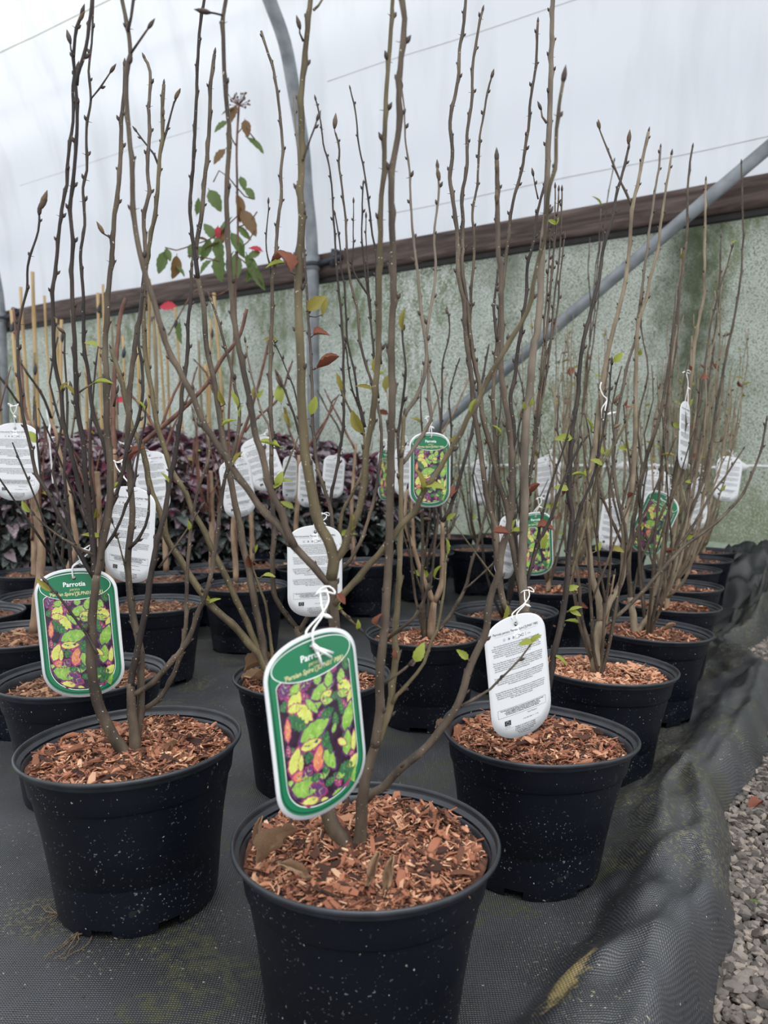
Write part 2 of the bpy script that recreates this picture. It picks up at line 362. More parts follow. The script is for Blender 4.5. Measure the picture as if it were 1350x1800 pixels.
# ------------------------------------------------------------------ tunnel shell
ARCH = [(0, 2.10), (.02, 2.35), (.067, 2.625), (.101, 2.915), (.203, 3.265), (.302, 3.555), (.461, 3.765), (.552, 3.885), (.80, 4.12), (1.25, 4.40), (1.9, 4.66), (2.7, 4.83), (3.6, 4.9)]
def arch_pts(off=0.0, n=4):
    pts = []
    A = ARCH
    for i in range(len(A)-1):
        p0 = A[max(i-1, 0)]; p1 = A[i]; p2 = A[i+1]; p3 = A[min(i+2, len(A)-1)]
        for k in range(n):
            q = k/n
            pts.append(tuple(.5*((2*p1[c]) + (-p0[c]+p2[c])*q + (2*p0[c]-5*p1[c]+4*p2[c]-p3[c])*q*q + (-p0[c]+3*p1[c]-3*p2[c]+p3[c])*q**3) for c in (0, 1)))
    pts.append(A[-1])
    return [(s + off, z) for s, z in pts]
def film():
    mb = MB(); prof = arch_pts(-.075, 4); T0, T1, NT = -6.5, 9.5, 150
    for i in range(NT+1):
        t = T0 + (T1 - T0)*i/NT
        for j, (s, z) in enumerate(prof):
            k = .006*noise.noise(Vector((t*1.6, j*.25, 0)))
            d1 = min(abs(t - h) for h in (0, 3.98, -4.1, 8.2))
            k += .010*math.sin(14*(z + 1.6*d1))*math.exp(-d1*2.2)*math.exp(-abs(z-2.9)*1.4)
            mb.v.append(W(t, s + k, z))
    n = len(prof)
    for i in range(NT):
        for j in range(n-1):
            a = i*n+j; mb.f.append((a, a+1, a+n+1, a+n)); mb.m.append(0)
    m = bpy.data.materials.new('translucent_polythene'); m.use_nodes = True; nt = m.node_tree; N = nt.nodes; L = nt.links
    for x in list(N):
        if x.type == 'BSDF_PRINCIPLED': N.remove(x)
    t = N.new('ShaderNodeTexCoord')
    mp = N.new('ShaderNodeMapping'); mp.inputs['Rotation'].default_value = (0, 0, math.radians(32.3)); mp.inputs['Scale'].default_value = (2.6, 1, .35); L.new(t.outputs['Object'], mp.inputs[0])
    ns = N.new('ShaderNodeTexNoise'); ns.inputs['Scale'].default_value = 2.2; ns.inputs['Detail'].default_value = 7; L.new(mp.outputs[0], ns.inputs['Vector'])
    r = N.new('ShaderNodeValToRGB'); e = r.color_ramp.elements
    e[0].position = .27; e[0].color = srgb(192, 195, 198); e[1].position = .50; e[1].color = srgb(203, 206, 210); L.new(ns.outputs['Fac'], r.inputs[0])
    a = N.new('ShaderNodeBsdfTranslucent'); d = N.new('ShaderNodeBsdfDiffuse'); g = N.new('ShaderNodeBsdfGlossy'); g.inputs['Roughness'].default_value = .35
    for q in (a, d): L.new(r.outputs[0], q.inputs[0])
    bp = N.new('ShaderNodeBump'); bp.inputs['Strength'].default_value = .12; bp.inputs['Distance'].default_value = .01; L.new(ns.outputs['Fac'], bp.inputs['Height'])
    for q in (d, g): L.new(bp.outputs[0], q.inputs['Normal'])
    m1 = N.new('ShaderNodeMixShader'); m1.inputs[0].default_value = .18; L.new(a.outputs[0], m1.inputs[1]); L.new(d.outputs[0], m1.inputs[2])
    m2 = N.new('ShaderNodeMixShader'); m2.inputs[0].default_value = .04; L.new(m1.outputs[0], m2.inputs[1]); L.new(g.outputs[0], m2.inputs[2]); L.new(m2.outputs[0], N['Material Output'].inputs[0])
    o = mb.build('ceiling', m); tag(o, 'white translucent polythene skin of the growing tunnel', kind='structure')
    # lengthwise creases in the film
    cm = mat('yellowed_crease', [srgb(176, 168, 130), srgb(196, 192, 172)], 8, 5, .8, stretch=(1, 1, 1)); cg = mat('grey_crease', [srgb(176, 176, 172), srgb(200, 200, 200)], 5, 4, .8)
    prof2 = arch_pts(-.066, 24)
    def seam(px, py, ta, tb, r_, mt):
        best = None
        for (s, z) in prof2:                        # where the sight line through that pixel meets the film
            d = (P(px, py, 1) - Vector((0, 0, CAMZ)))
            k = (z - CAMZ)/d.z; q = Vector((0, 0, CAMZ)) + d*k; s_ = (q - W0).dot(WN)
            if best is None or abs(s_ - s) < best[0]: best = (abs(s_ - s), s, z, (q - W0).dot(WU))
        _, s, z, tt = best; b = MB(); n = 40
        pts = []
        for i in range(n+1):
            t = tt + ta + (tb - ta)*i/n; pts.append(W(t, s + .006*noise.noise(Vector((t*2, z, 0))), z + .01*noise.noise(Vector((t*1.3, z, 5)))))
        b.tube(pts, r_, n=4); b.build('film_crease', mt, o)
    seam(100, 42, -6, 5, .0042, cm); seam(1100, 290, -3, 1.6, .0026, cg); seam(930, 28, -2, 1.5, .0026, cg); seam(230, 262, -.8, 1.6, .002, cg)
    return o
film()

def net_wall():
    mb = MB(); T0, T1, NT, NZ = -6.5, 9.5, 200, 40
    for i in range(NT+1):
        t = T0 + (T1 - T0)*i/NT
        for j in range(NZ+1):
            z = -.05 + 2.16*j/NZ
            s = -.09 + .02*noise.noise(Vector((t*1.1, z*1.2, 0))) + .006*noise.noise(Vector((t*5, z*2, 3)))
            mb.v.append(W(t, s, z))
    n = NZ+1
    for i in range(NT):
        for j in range(NZ):
            a = i*n+j; mb.f.append((a, a+1, a+n+1, a+n)); mb.m.append(0)
    m = mat('green_shade_netting', [srgb(142, 149, 139), srgb(172, 180, 171), srgb(202, 208, 203)], 2.0, 9, .8, .6, 110, trans=.45, dist=.004)
    specks(m, srgb(104, 116, 88), 1.5, .52, seed=3, stretch=(1, 1, .45), mask=(22, .36, .6))
    specks(m, srgb(212, 216, 208), 120, .53, seed=6, mask=(1.3, .36, .62)); specks(m, srgb(100, 108, 88), 150, .54, seed=9); specks(m, srgb(86, 98, 74), 60, .62, seed=12, mask=(2.5, .45, .65))
    nt = m.node_tree; N = nt.nodes; L = nt.links; b = N['Principled BSDF']
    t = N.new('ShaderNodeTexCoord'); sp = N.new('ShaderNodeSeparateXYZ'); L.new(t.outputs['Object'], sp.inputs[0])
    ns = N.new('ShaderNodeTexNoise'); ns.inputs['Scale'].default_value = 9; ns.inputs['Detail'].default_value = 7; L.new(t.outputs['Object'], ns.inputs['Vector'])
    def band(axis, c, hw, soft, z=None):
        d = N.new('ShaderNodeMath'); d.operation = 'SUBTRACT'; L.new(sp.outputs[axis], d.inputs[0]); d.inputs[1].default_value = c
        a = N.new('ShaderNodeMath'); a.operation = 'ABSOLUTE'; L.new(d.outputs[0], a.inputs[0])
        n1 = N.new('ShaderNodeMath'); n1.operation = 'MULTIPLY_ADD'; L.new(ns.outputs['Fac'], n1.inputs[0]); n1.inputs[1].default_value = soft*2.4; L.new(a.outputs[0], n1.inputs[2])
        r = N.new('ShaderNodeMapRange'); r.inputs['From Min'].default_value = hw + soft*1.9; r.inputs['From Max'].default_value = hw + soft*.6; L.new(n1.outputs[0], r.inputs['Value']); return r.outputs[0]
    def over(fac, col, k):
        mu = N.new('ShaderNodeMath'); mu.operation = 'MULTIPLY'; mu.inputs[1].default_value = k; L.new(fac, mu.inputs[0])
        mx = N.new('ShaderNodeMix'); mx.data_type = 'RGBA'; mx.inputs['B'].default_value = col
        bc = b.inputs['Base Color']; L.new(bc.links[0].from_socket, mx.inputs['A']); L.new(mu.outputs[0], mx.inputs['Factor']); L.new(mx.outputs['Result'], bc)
    over(band('X', 2.4, 1.5, .5), srgb(124, 130, 106), .30)     # the right-hand stretch is tinted darker and greener
    over(band('X', 1.78, .10, .16), srgb(56, 64, 42), .85)      # algae streak where rain runs down the net
    over(band('X', .78, .05, .10), srgb(76, 82, 60), .5)
    over(band('X', 2.45, .12, .14), srgb(84, 92, 72), .45)
    over(band('Z', 0.1, .42, .16), srgb(112, 120, 94), .5)       # green growth low down
    tr = [x for x in N if x.type == 'BSDF_TRANSLUCENT'][0]; L.new(b.inputs['Base Color'].links[0].from_socket, tr.inputs[0])
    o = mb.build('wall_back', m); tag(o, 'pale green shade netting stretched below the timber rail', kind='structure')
    b2 = MB(); b2.tube([W(-6 + i*.1, -.055, .618 + .006*math.sin(i*1.3)) for i in range(150)], .009, n=5)
    rope = b2.build('lacing_cord', M['string']); tag(rope, 'white cord laced level along the lower shade netting', 'cord')
    r = random.Random(4); t = -4.6
    while t < 1.5:
        c = MB(); c.spindle(W(t, -.05, .618), WU*-1, r.uniform(.07, .16), .034, n=6); c.build('knot', M['string'], rope); t += r.uniform(.22, .42)
    # pale fleece edge lying along the foot of the net at right
    b3 = MB(); n = 60
    for i in range(n+1):
        t = -5 + 5.2*i/n
        for j in range(7):
            s = -.06 + .26*j/6; b3.v.append(W(t, s + .02*noise.noise(Vector((t*3, j, 2))), (.10 + .07*smooth(-1, -3, t))*(1 - (j/6)**2*.85) + .015*noise.noise(Vector((t*5, j*.6, 0))) + .02))
    for i in range(n):
        for j in range(6):
            a = i*7+j; b3.f.append((a, a+1, a+8, a+7)); b3.m.append(0)
    fm = mat('pale_green_fleece', [srgb(116, 130, 112), srgb(158, 168, 152)], 14, 5, .85, .5, 50)
    o3 = b3.build('trim_1', fm); tag(o3, 'pale green skirt of netting folded onto the ground at the wall foot', kind='structure')
net_wall()

def rail():
    mb = MB(); n = 240; sec = []
    hw, hh, rr = .035, .088, .02
    for k in range(16):
        a = 2*math.pi*k/16; c, s_ = math.cos(a), math.sin(a)
        sec.append((hw*abs(c)**.45*(1 if c > 0 else -1), hh*abs(s_)**.5*(1 if s_ > 0 else -1)))
    for i in range(n+1):
        t = -6.5 + 16*i/n
        for (a, z) in sec:
            k = 1 + .05*noise.noise(Vector((t*2.2, z*8, 0)))
            mb.v.append(W(t, -.015 + a*k, 2.10 + z*k + .008*noise.noise(Vector((t*.8, 0, 6)))))
    for i in range(n):
        for k in range(16):
            a = i*16+k; b = i*16+(k+1) % 16; mb.f.append((a, a+16, b+16, b)); mb.m.append(0)
    m = bpy.data.materials.new('old_timber'); m.use_nodes = True; nt = m.node_tree; N = nt.nodes; L = nt.links; b = N['Principled BSDF']; b.inputs['Roughness'].default_value = .75
    t = N.new('ShaderNodeTexCoord'); mp = N.new('ShaderNodeMapping'); mp.inputs['Rotation'].default_value = (0, 0, math.radians(32.3)); L.new(t.outputs['Object'], mp.inputs[0])
    mp2 = N.new('ShaderNodeMapping'); mp2.inputs['Scale'].default_value = (1.3, 6, 13); L.new(mp.outputs[0], mp2.inputs[0])
    ns = N.new('ShaderNodeTexNoise'); ns.inputs['Scale'].default_value = 1.5; ns.inputs['Detail'].default_value = 7; ns.inputs['Distortion'].default_value = 1.2; L.new(mp2.outputs[0], ns.inputs['Vector'])
    r = N.new('ShaderNodeValToRGB'); e = r.color_ramp.elements; e[0].position = .3; e[0].color = srgb(40, 32, 29); e[1].position = .75; e[1].color = srgb(112, 96, 88)
    q = e.new(.5); q.color = srgb(78, 63, 57); L.new(ns.outputs['Fac'], r.inputs[0])
    vo = N.new('ShaderNodeTexVoronoi'); vo.inputs['Scale'].default_value = 1.0; mp3 = N.new('ShaderNodeMapping'); mp3.inputs['Scale'].default_value = (1.1, 1, 2.2); L.new(mp.outputs[0], mp3.inputs[0]); L.new(mp3.outputs[0], vo.inputs['Vector'])
    kr = N.new('ShaderNodeMapRange'); kr.inputs['From Min'].default_value = .05; kr.inputs['From Max'].default_value = .13; L.new(vo.outputs['Distance'], kr.inputs['Value'])
    mx = N.new('ShaderNodeMix'); mx.data_type = 'RGBA'; mx.inputs['A'].default_value = srgb(30, 22, 22); L.new(kr.outputs[0], mx.inputs['Factor']); L.new(r.outputs[0], mx.inputs['B']); L.new(mx.outputs['Result'], b.inputs['Base Color'])
    bp = N.new('ShaderNodeBump'); bp.inputs['Distance'].default_value = .006; bp.inputs['Strength'].default_value = .8; L.new(ns.outputs['Fac'], bp.inputs['Height']); L.new(bp.outputs[0], b.inputs['Normal'])
    o = mb.build('timber_rail', m); tag(o, 'long weathered brown timber rail between plastic skin and green netting', 'rail')
    # dark strip drawn as the shadow gap and wet lower edge under the rail
    b2 = MB(); R = Matrix((WU, WN, Vector((0, 0, 1)))).transposed()
    b2.box(W(1.5, -.03, 1.995), (16, .045, .03), R)
    bo = b2.build('shadow_strip', mat('damp_shadow_strip', [srgb(22, 20, 20), srgb(40, 34, 32)], 30, 4, .7), o, smoothed=False); bo['label'] = 'black strip drawn as the shadow gap and wet edge under the rail'
rail()

def hoop(t, label):
    e = empty('tunnel_hoop', W(t, 0, 0))
    b = MB(); pr = arch_pts(.055, 4)
    pts = [W(t, .055, 0), W(t, .055, .8), W(t, .055, 1.5)] + [W(t, s, z) for s, z in pr]
    b.tube(pts, .047, n=20); b.build('pipe', M['galv'], e, e.location)
    c = MB(); c.tube([W(t, .055, 2.06), W(t, .055, 2.16)], .056, n=20)
    c.build('collar', M['galv'], e, e.location)
    c = MB(); c.tube([W(t, .055, 2.085), W(t, .055, 2.115)], .060, n=20); c.tube([W(t - .05, .05, 2.10), W(t - .25, .035, 2.13)], .022, n=8); c.tube([W(t - .17, .03, 2.07), W(t - .19, .03, 2.19)], .03, n=8)
    c.build('clamp', M['clamp'], e, e.location)
    tag(e, label, 'pipe frame'); return e
hoop(0, 'grey steel tunnel hoop pipe rising mid-photo and curving overhead'); hoop(3.98, 'grey steel tunnel hoop pipe at the left end of the netting'); hoop(-4.1, 'grey steel tunnel hoop pipe beyond the right edge, meeting the brace')
b = MB(); bt = lambda t: W(t, .13, CAMZ - .56 - .72*t)
b.tube([bt(-.05), bt(-1.3), bt(-2.6), bt(-4.1)], .036, n=16); br = b.build('diagonal_brace', M['galv']); tag(br, 'grey steel pipe sloping up to the right across the green netting', 'pipe')

# ------------------------------------------------------------------ pots
PH = .225
PROF = [(.105, .0), (.1075, .004), (.109, .014), (.1125, .045), (.1165, .085), (.1205, .125), (.1248, .166), (.1262, .170), (.1335, .1725), (.1352, .176), (.1372, .190), (.1395, .203), (.1408, .211)]
RIMP = [(.1408, .211), (.1455, .2150), (.1488, .2162), (.1504, .2185), (.1505, .2210), (.1495, .2228), (.1481, .2232), (.1468, .2225), (.1461, .2190), (.1452, .2110), (.1405, .2080), (.1380, .2050), (.1356, .1985), (.1325, .176)]
INN = [(.1325, .176), (.122, .120), (.108, .018), (.06, .016), (0.001, .016)]
def shape_r(th, d): return 1 + d[0]*math.cos(2*(th - d[1])) + d[2]*math.cos(3*(th - d[3]))
def lathe(mb, prof, O, seg, d, tilt, notch=None):
    b = len(mb.v)
    for (r, z) in prof:
        k = z/PH
        for i in range(seg):
            th = 2*math.pi*i/seg; rr = r*(1 + (shape_r(th, d) - 1)*k)
            mb.v.append(O + tilt @ Vector((rr*math.cos(th), rr*math.sin(th), z)))
    for j in range(len(prof)-1):
        for i in range(seg):
            if notch and j < 2 and any((i - s) % seg < 3 for s in notch): continue
            i2 = (i+1) % seg; mb.f.append((b+j*seg+i, b+j*seg+i2, b+(j+1)*seg+i2, b+(j+1)*seg+i)); mb.m.append(0)
def place(px, py):
    """pot centre from where its rim centre shows, given the ground level"""
    g = 0
    for _ in range(12):
        t = (CAMZ - PH - g)*F/(py - 811)/.998; q = P(px, py, t); g = ground(q.x, q.y)
    return Vector((q.x, q.y, g)), t
def mulch_height(x, y, mound, sd):
    return -.004*max(0, math.hypot(x, y) - .105)/.03 + .009*noise.noise(Vector((x*30 + sd, y*30, sd))) + .011*noise.noise(Vector((x*11, y*11 + sd, sd*2))) + mound*(1 - (x*x+y*y)/.0182)
SHR = []
def potted(px, py, label, nchip=150, single=0, d=(0, 0, 0, 0), tiltdeg=(0, 0), chipm='chip', seed=0, cat='potted shrub', name='potted_shrub', group='potted shrubs on the black fabric', level=.200, small=1.0):
    O, t = place(px, py); r = random.Random(seed*7+1)
    e = empty(name, O); tag(e, label, cat, group)
    seg = 72 if t < 1.4 else 48 if t < 2.3 else 32
    tl = Euler((math.radians(tiltdeg[0]), math.radians(tiltdeg[1]), r.uniform(0, 6))).to_matrix() if False else Euler((math.radians(tiltdeg[0]), math.radians(tiltdeg[1]), 0)).to_matrix()
    nt = [int(seg*(k+.3*r.random())/6) for k in range(6)]
    mb = MB(); lathe(mb, PROF, O, seg, d, tl, nt); lathe(mb, INN, O, seg, d, tl); pot = mb.build('pot', M['pot'], e, O)
    mb = MB(); lathe(mb, RIMP, O, seg, d, tl); mb.build('rim', M['rim'], pot, O)
    # mulch: a lumpy disc
    mb = MB(); nr, ns = (14, 48) if t < 2.3 else (7, 24); mound = r.uniform(.002, .010)
    def surf(x, y): return level + mulch_height(x, y, mound, seed)
    for i in range(nr+1):
        for k in range(ns):
            th = 2*math.pi*k/ns; rr = .1362*(i/nr)*(shape_r(th, d)); x, y = rr*math.cos(th), rr*math.sin(th)
            mb.v.append(O + tl @ Vector((x, y, surf(x, y))))
    for i in range(nr):
        for k in range(ns):
            a = i*ns+k; b_ = i*ns+(k+1) % ns; mb.f.append((a, b_, b_+ns, a+ns)); mb.m.append(0)
    ml = mb.build('mulch', M['soil'], e, O)
    def rnd():
        th = r.uniform(0, 6.283); rr = .1280*math.sqrt(r.random())*shape_r(th, d); return rr*math.cos(th), rr*math.sin(th)
    st = MB()
    for i in range(nchip + single):
        x, y = rnd(); big = i < single
        s = r.uniform(.012, .034) if big else .004 + .016*r.random()**1.6
        if t > 2.3: s *= 1.4
        lift = .0045 if big else r.uniform(-.001, .0045)
        Mx = Matrix.Translation(tl @ Vector((x, y, surf(x, y) + lift))) @ Euler((r.uniform(-.9, .9), r.uniform(-.55, .55), r.uniform(0, 6.28))).to_matrix().to_4x4() @ Matrix.Scale(s, 4)
        k = r.randrange(16)
        if big: obj('bark_chip', CHIPD[chipm][k], ml, mw=Mx)
        else: st.add(CHIPS[k][0], CHIPS[k][1], Matrix.Translation(O) @ Mx)
    so_ = st.build('fine_mulch', M[chipm], ml, O, smoothed=False); tag(so_, kind='stuff')
    e['_'] = 0; del e['_']
    return dict(e=e, O=O, t=t, lev=level + mound, px=px, py=py)

PL = {}
PL['F'] = potted(636, 1465, 'nearest potted shrub, front centre, black pot cut by the photo\'s bottom edge', 7500, 290, (.008, .3, .004, 0), (0, 1.2), seed=1, level=.205)
PL['L'] = potted(240, 1297, 'potted shrub at front left, two trunks and green picture tag in front', 5200, 200, (.004, 0, .004, 1), (0, -1.8), seed=2, level=.204)
PL['R'] = potted(932, 1280, 'potted shrub at front right, misshapen rim, white text tag in front', 4600, 200, (.035, -.35, .045, -.08), (0, 2.0), seed=3, level=.201)
PL['B'] = potted(549, 1181, 'potted shrub directly behind the front centre pot, half hidden by its tag', 1800, 80, (0, 0, 0, 0), (0, 0), seed=4)
PL['S'] = potted(1053, 1166, 'potted shrub second in right-hand row, pale fresh mulch and smooth grey trunk', 2200, 90, (.015, -.3, .01, 0), (0, 2), 'chip_pale', seed=5)
PL['M'] = potted(747, 1109, 'potted shrub behind centre, forked pale trunk in full round of mulch', 1500, 60, seed=6)
PL['A'] = potted(149, 1180, 'potted shrub behind the front left pot, rim showing at both sides', 1500, 60, (0, 0, 0, 0), (0, -1.5), 'chip_dull', seed=7)
PL['T'] = potted(1138, 1103, 'potted shrub third in right-hand row, trunk split into two near the mulch', 1200, 40, (.01, -.2, 0, 0), (0, 2), seed=8)
PL['U'] = potted(1170, 1058, 'potted shrub fourth in right-hand row, greenish moss at rim side', 900, 20, (.01, -.2, 0, 0), (0, 2), seed=9)
PL['V'] = potted(1190, 1027, 'potted shrub fifth in right-hand row, counting from the front', 700, 0, seed=10)
PL['W'] = potted(1198, 998, 'potted shrub sixth in right-hand row, counting from the front', 400, 0, seed=11)
PL['X'] = potted(1224, 981, 'potted shrub seventh in right-hand row, counting from the front', 300, 0, seed=12)
PL['Y'] = potted(1236, 966, 'last potted shrub of right-hand row, beside the heaped black fabric', 300, 0, seed=13)
PL['N'] = potted(887, 1070, 'potted shrub behind the front right pot, dark thin old mulch', 700, 30, (.02, 0, 0, 0), (0, 0), 'chip_dull', seed=14, level=.190)
PL['O'] = potted(962, 1030, 'potted shrub with picture tag, two behind the front right pot', 600, 0, seed=15, chipm='chip')
PL['Q'] = potted(1012, 1004, 'potted shrub with red mulch, left neighbour of the fifth in right-hand row', 500, 0, seed=16)
PL['K'] = potted(1030, 984, 'potted shrub farther back, left neighbour of the sixth in right-hand row', 300, 0, seed=17)
PL['E'] = potted(270, 1058, 'potted shrub behind the front left shrub, broad rim right of white tag', 900, 30, seed=18, chipm='chip_dull')
PL['D'] = potted(430, 1026, 'potted standard with thin tan trunk, left of centre behind crossing stems', 700, 20, seed=19, chipm='chip_dull')
PL['C'] = potted(38, 1110, 'potted standard with thick tan trunk at left edge, mossy old mulch', 900, 40, (0, 0, 0, 0), (0, 0), 'chip_dull', seed=20)
BG = [('Ga', -62, 1074, 'potted shrub mostly cut off by the left edge, pale chips'), ('Gb', 92, 1044, 'small dark potted standard behind the left edge pot, rim seen beside the tag'),
      ('Gc', 292, 1012, 'potted standard in back rows, right of the large white text tag'), ('Gd', 175, 1014, 'potted standard in back rows, hidden behind the green picture tag'),
      ('Ge', 458, 990, 'potted standard in back rows, behind the thin tan trunk'), ('Gf', 552, 996, 'potted standard in back rows, behind the centre white text tag'),
      ('Gg', 642, 986, 'potted shrub in back rows, just right of the centre white text tag'), ('Gh', 742, 970, 'potted shrub in back rows, behind the forked pale trunk'),
      ('Gi', 838, 962, 'potted shrub in back rows, right of the forked pale trunk'), ('Gj', 690, 946, 'potted shrub in the rearmost row, left of the small picture tag'),
      ('Gk', 788, 942, 'potted shrub in the rearmost row, under the small picture tag'), ('Gl', 925, 978, 'potted shrub in back rows, behind the front right shrub\'s stems'),
      ('Gm', 60, 1004, 'potted standard in back rows, near the left edge under purple leaves'), ('Gn', 372, 996, 'potted standard in back rows, between purple leaves and tan trunk'),
      ('Go', 1085, 962, 'potted shrub in the rearmost row, behind the tilted picture tag'), ('Gp', 880, 940, 'potted shrub in the rearmost row, in front of the green netting')]
for i, (k, x, y, lb) in enumerate(BG):
    PL[k] = potted(x, y, lb, 260, 0, seed=21+i, chipm=('chip_dull' if x < 500 else 'chip'))

# ------------------------------------------------------------------ traced stems: plant, width px base/top, depth offset base/top, bark, points
ST = []
def stem(pl, w0, w1, d0, d1, bk, s, bud=1):
    pts = [tuple(float(v) for v in q.split(',')) for q in s.split()]
    ST.append(dict(pl=pl, w=(w0, w1), d=(d0, d1), bk=bk, pts=pts, bud=bud, att=[]))
L_B = 'bark_pale'
D_, M_, O_, G_, T_, R_ = 'bark_dark', 'bark_mid', 'bark_olive', 'bark_grey', 'bark_tan', 'bark_red'
# front plant
stem('F', 34, 20, .00, -.03, M_, '622,1517 606,1486 586,1456 576,1420 578,1360 584,1300 588,1200 588,1100 584,1051 582,1013', 0)
stem('F', 15, 8, -.03, -.10, M_, '582,1020 574,1023 551,996 516,958 496,930 463,900 441,867 403,814 378,776 355,736 340,701 312,645 290,600 270,527 252,471 239,408 233,350 232,300 227,239 223,189 222,156 224,113 229,96 226,60 225,50 215,2 212,-25')
stem('F', 6, 5, -.10, -.10, D_, '225,55 230,30 234,0 236,-20'); stem('F', 5, 4, -.10, -.10, D_, '230,94 243,74 261,48')
stem('F', 14, 8, -.04, -.12, M_, '518,960 502,925 494,900 476,862 463,809 448,761 441,713 428,650 418,600 411,552 403,464 400,401 398,350 400,300 404,239 399,186 394,126 392,28 397,0 399,-30')
stem('F', 4, 4, -.12, -.12, D_, '392,27 378,24 366,22')
stem('F', 22, 10, -.03, -.08, O_, '582,1018 586,983 577,950 562,925 555,900 547,857 536,801 534,756 530,701 529,650 527,600 524,527 526,451 530,396 528,333 530,300 530,227 529,176 534,113 541,50 546,0 548,-30')
stem('F', 5, 4, -.08, -.08, M_, '551,18 560,10 570,-6'); stem('F', 5, 3, -.08, -.08, D_, '533,72 527,58 527,48'); stem('F', 4, 3, -.07, -.07, D_, '532,283 545,245 557,210')
stem('F', 14, 8, -.03, -.10, O_, '585,1000 592,983 604,963 612,940 630,900 640,847 645,791 655,726 662,663 665,600 667,539 667,464 669,408 670,345 675,300 677,214 679,160 685,88 690,0 692,-20')
stem('F', 28, 18, .0, -.02, M_, '622,1517 632,1470 636,1430 638,1400 646,1352 661,1307')
stem('F', 18, 11, -.02, -.14, M_, '659,1312 668,1251 667,1201 671,1150 676,1101 681,1026 684,960 685,900 687,801 689,726 688,600 691,527 691,451 688,375 689,300 701,227 701,176 705,101 711,33 708,0 706,-25')
stem('F', 15, 8, -.01, .02, O_, '659,1314 668,1295 676,1271 686,1241 691,1200 696,1150 694,1120 698,1076 703,976 705,900 706,801 711,730')
stem('F', 8, 3, .02, .06, G_, '711,732 716,722 730,701 745,663 750,625 748,600 740,539 734,476 725,401 720,300 713,252 710,189 706,154')
stem('F', 8, 4, .02, .06, G_, '707,815 715,806 730,784 750,752 758,739 753,688 752,640 750,600 758,539 766,476 763,413 771,350 771,315 769,296')
stem('F', 7, 4, .02, .0, D_, '706,860 700,776 708,706 713,650 708,600 706,570')
stem('F', 8, 4, -.01, .01, O_, '690,1236 698,1222 721,1198 746,1165 759,1125 768,1107 776,1064 781,1026 783,988 786,970')
stem('F', 6, 4, -.02, -.03, M_, '669,1206 690,1192 721,1168')
stem('F', 7, 5, -.02, -.08, M_, '674,1130 700,1108 728,1085 745,1055 753,1022')
stem('F', 16, 9, .02, .03, M_, '640,1410 656,1393 673,1385 693,1362 721,1337 751,1312 774,1284 799,1249 812,1218 827,1170 842,1138 855,1107 862,1051 879,1001 881,976 894,925 900,880 899,814 894,738 886,700 881,650 881,600 881,489 876,451 875,388 874,350 874,300 873,282')
stem('F', 6, 3, .03, .03, M_, '802,1246 837,1226 862,1211 880,1193 900,1173 922,1148 938,1126')
stem('F', 13, 7, -.03, -.12, O_, '588,1062 599,1049 620,1026 650,991 680,960 705,923 728,900 743,867 761,842 776,819 791,791 811,761 821,736 841,706 856,668 879,630 897,600 907,582 927,547 937,501 947,456 957,426 960,376 967,325 977,297 978,227 985,171 990,143')
stem('F', 6, 4, -.02, -.02, O_, '588,1063 607,1082 627,1100')
# pot B
stem('B', 16, 9, -.03, -.06, O_, '500,1212 478,1197 463,1167 453,1147 436,1129 415,1104 395,1086 373,1066 355,1043 340,1022 315,981 295,950 281,900 262,852 257,814 247,781 232,751 222,713 212,663 199,625 195,614')
stem('B', 13, 7, -.03, -.02, O_, '478,1197 466,1165 451,1134 428,1081 398,1016 373,965 355,925 340,900 325,864 302,827 287,781 275,741 267,688 259,650 254,600 252,552 254,501 259,451 269,396 276,350 279,300 281,270 286,252 285,201 288,149')
stem('B', 5, 3, -.02, -.02, D_, '286,253 297,214 306,181 313,166'); stem('B', 4, 3, -.02, -.02, D_, '278,290 270,272 259,257 240,231')
stem('B', 15, 7, -.03, -.04, M_, '486,1207 480,1190 468,1167 458,1109 446,1051 438,1001 428,963 423,925 416,900 405,839 393,776 385,726 375,663 363,610 358,539 348,489 344,439 353,388 358,338 361,300 366,252 369,189 371,139 377,96')
stem('B', 7, 6, -.04, -.10, D_, '348,489 341,441 337,400 334,358 339,300 341,250 345,176 350,60 359,0 361,-20')
stem('B', 8, 4, -.03, -.03, O_, '482,1195 478,1150 473,1101 466,1061 453,1021 443,991 446,972')
stem('B', 16, 12, .0, .0, M_, '540,1200 530,1160 525,1119 521,1101', 0)
stem('B', 10, 5, .0, .02, M_, '521,1103 496,1071 484,1051 479,1001 481,950 480,900 477,801 476,726 475,650 477,600 478,552 479,501 484,451 487,413 491,370 495,338 494,300 497,264 495,227 489,176 481,126 468,83 459,55', 0)
stem('B', 4, 2, .02, .02, D_, '478,500 473,464 468,426 471,370 471,357')
stem('B', 9, 4, .0, .05, M_, '525,1110 540,1085 560,1050 575,1010 582,960 582,900 567,852 557,814 550,751 549,701 547,650 545,600 541,552 539,501 535,451 534,366')
stem('B', 4, 3, .05, .05, G_, '536,460 528,340 524,277 519,214 515,161', 0)
stem('B', 7, 3, .03, .08, D_, '575,1010 578,930 582,872 594,814 604,739 604,676 603,600 597,527 592,476 588,413 584,350 578,290 568,252 564,214 555,176')
stem('B', 7, 4, .03, .1, M_, '582,1012 592,1006 612,988 632,955 652,900 657,877 667,814 670,751 660,700 655,676 642,638 633,600 627,539 617,501 610,451 607,376 597,300 597,264 591,240')
stem('B', 5, 3, .1, .1, D_, '665,700 655,600 646,514 640,464 636,401 638,325'); stem('B', 5, 3, .1, .1, D_, '670,640 662,552 661,451 655,413 647,350 640,300 632,264 625,201 616,157')
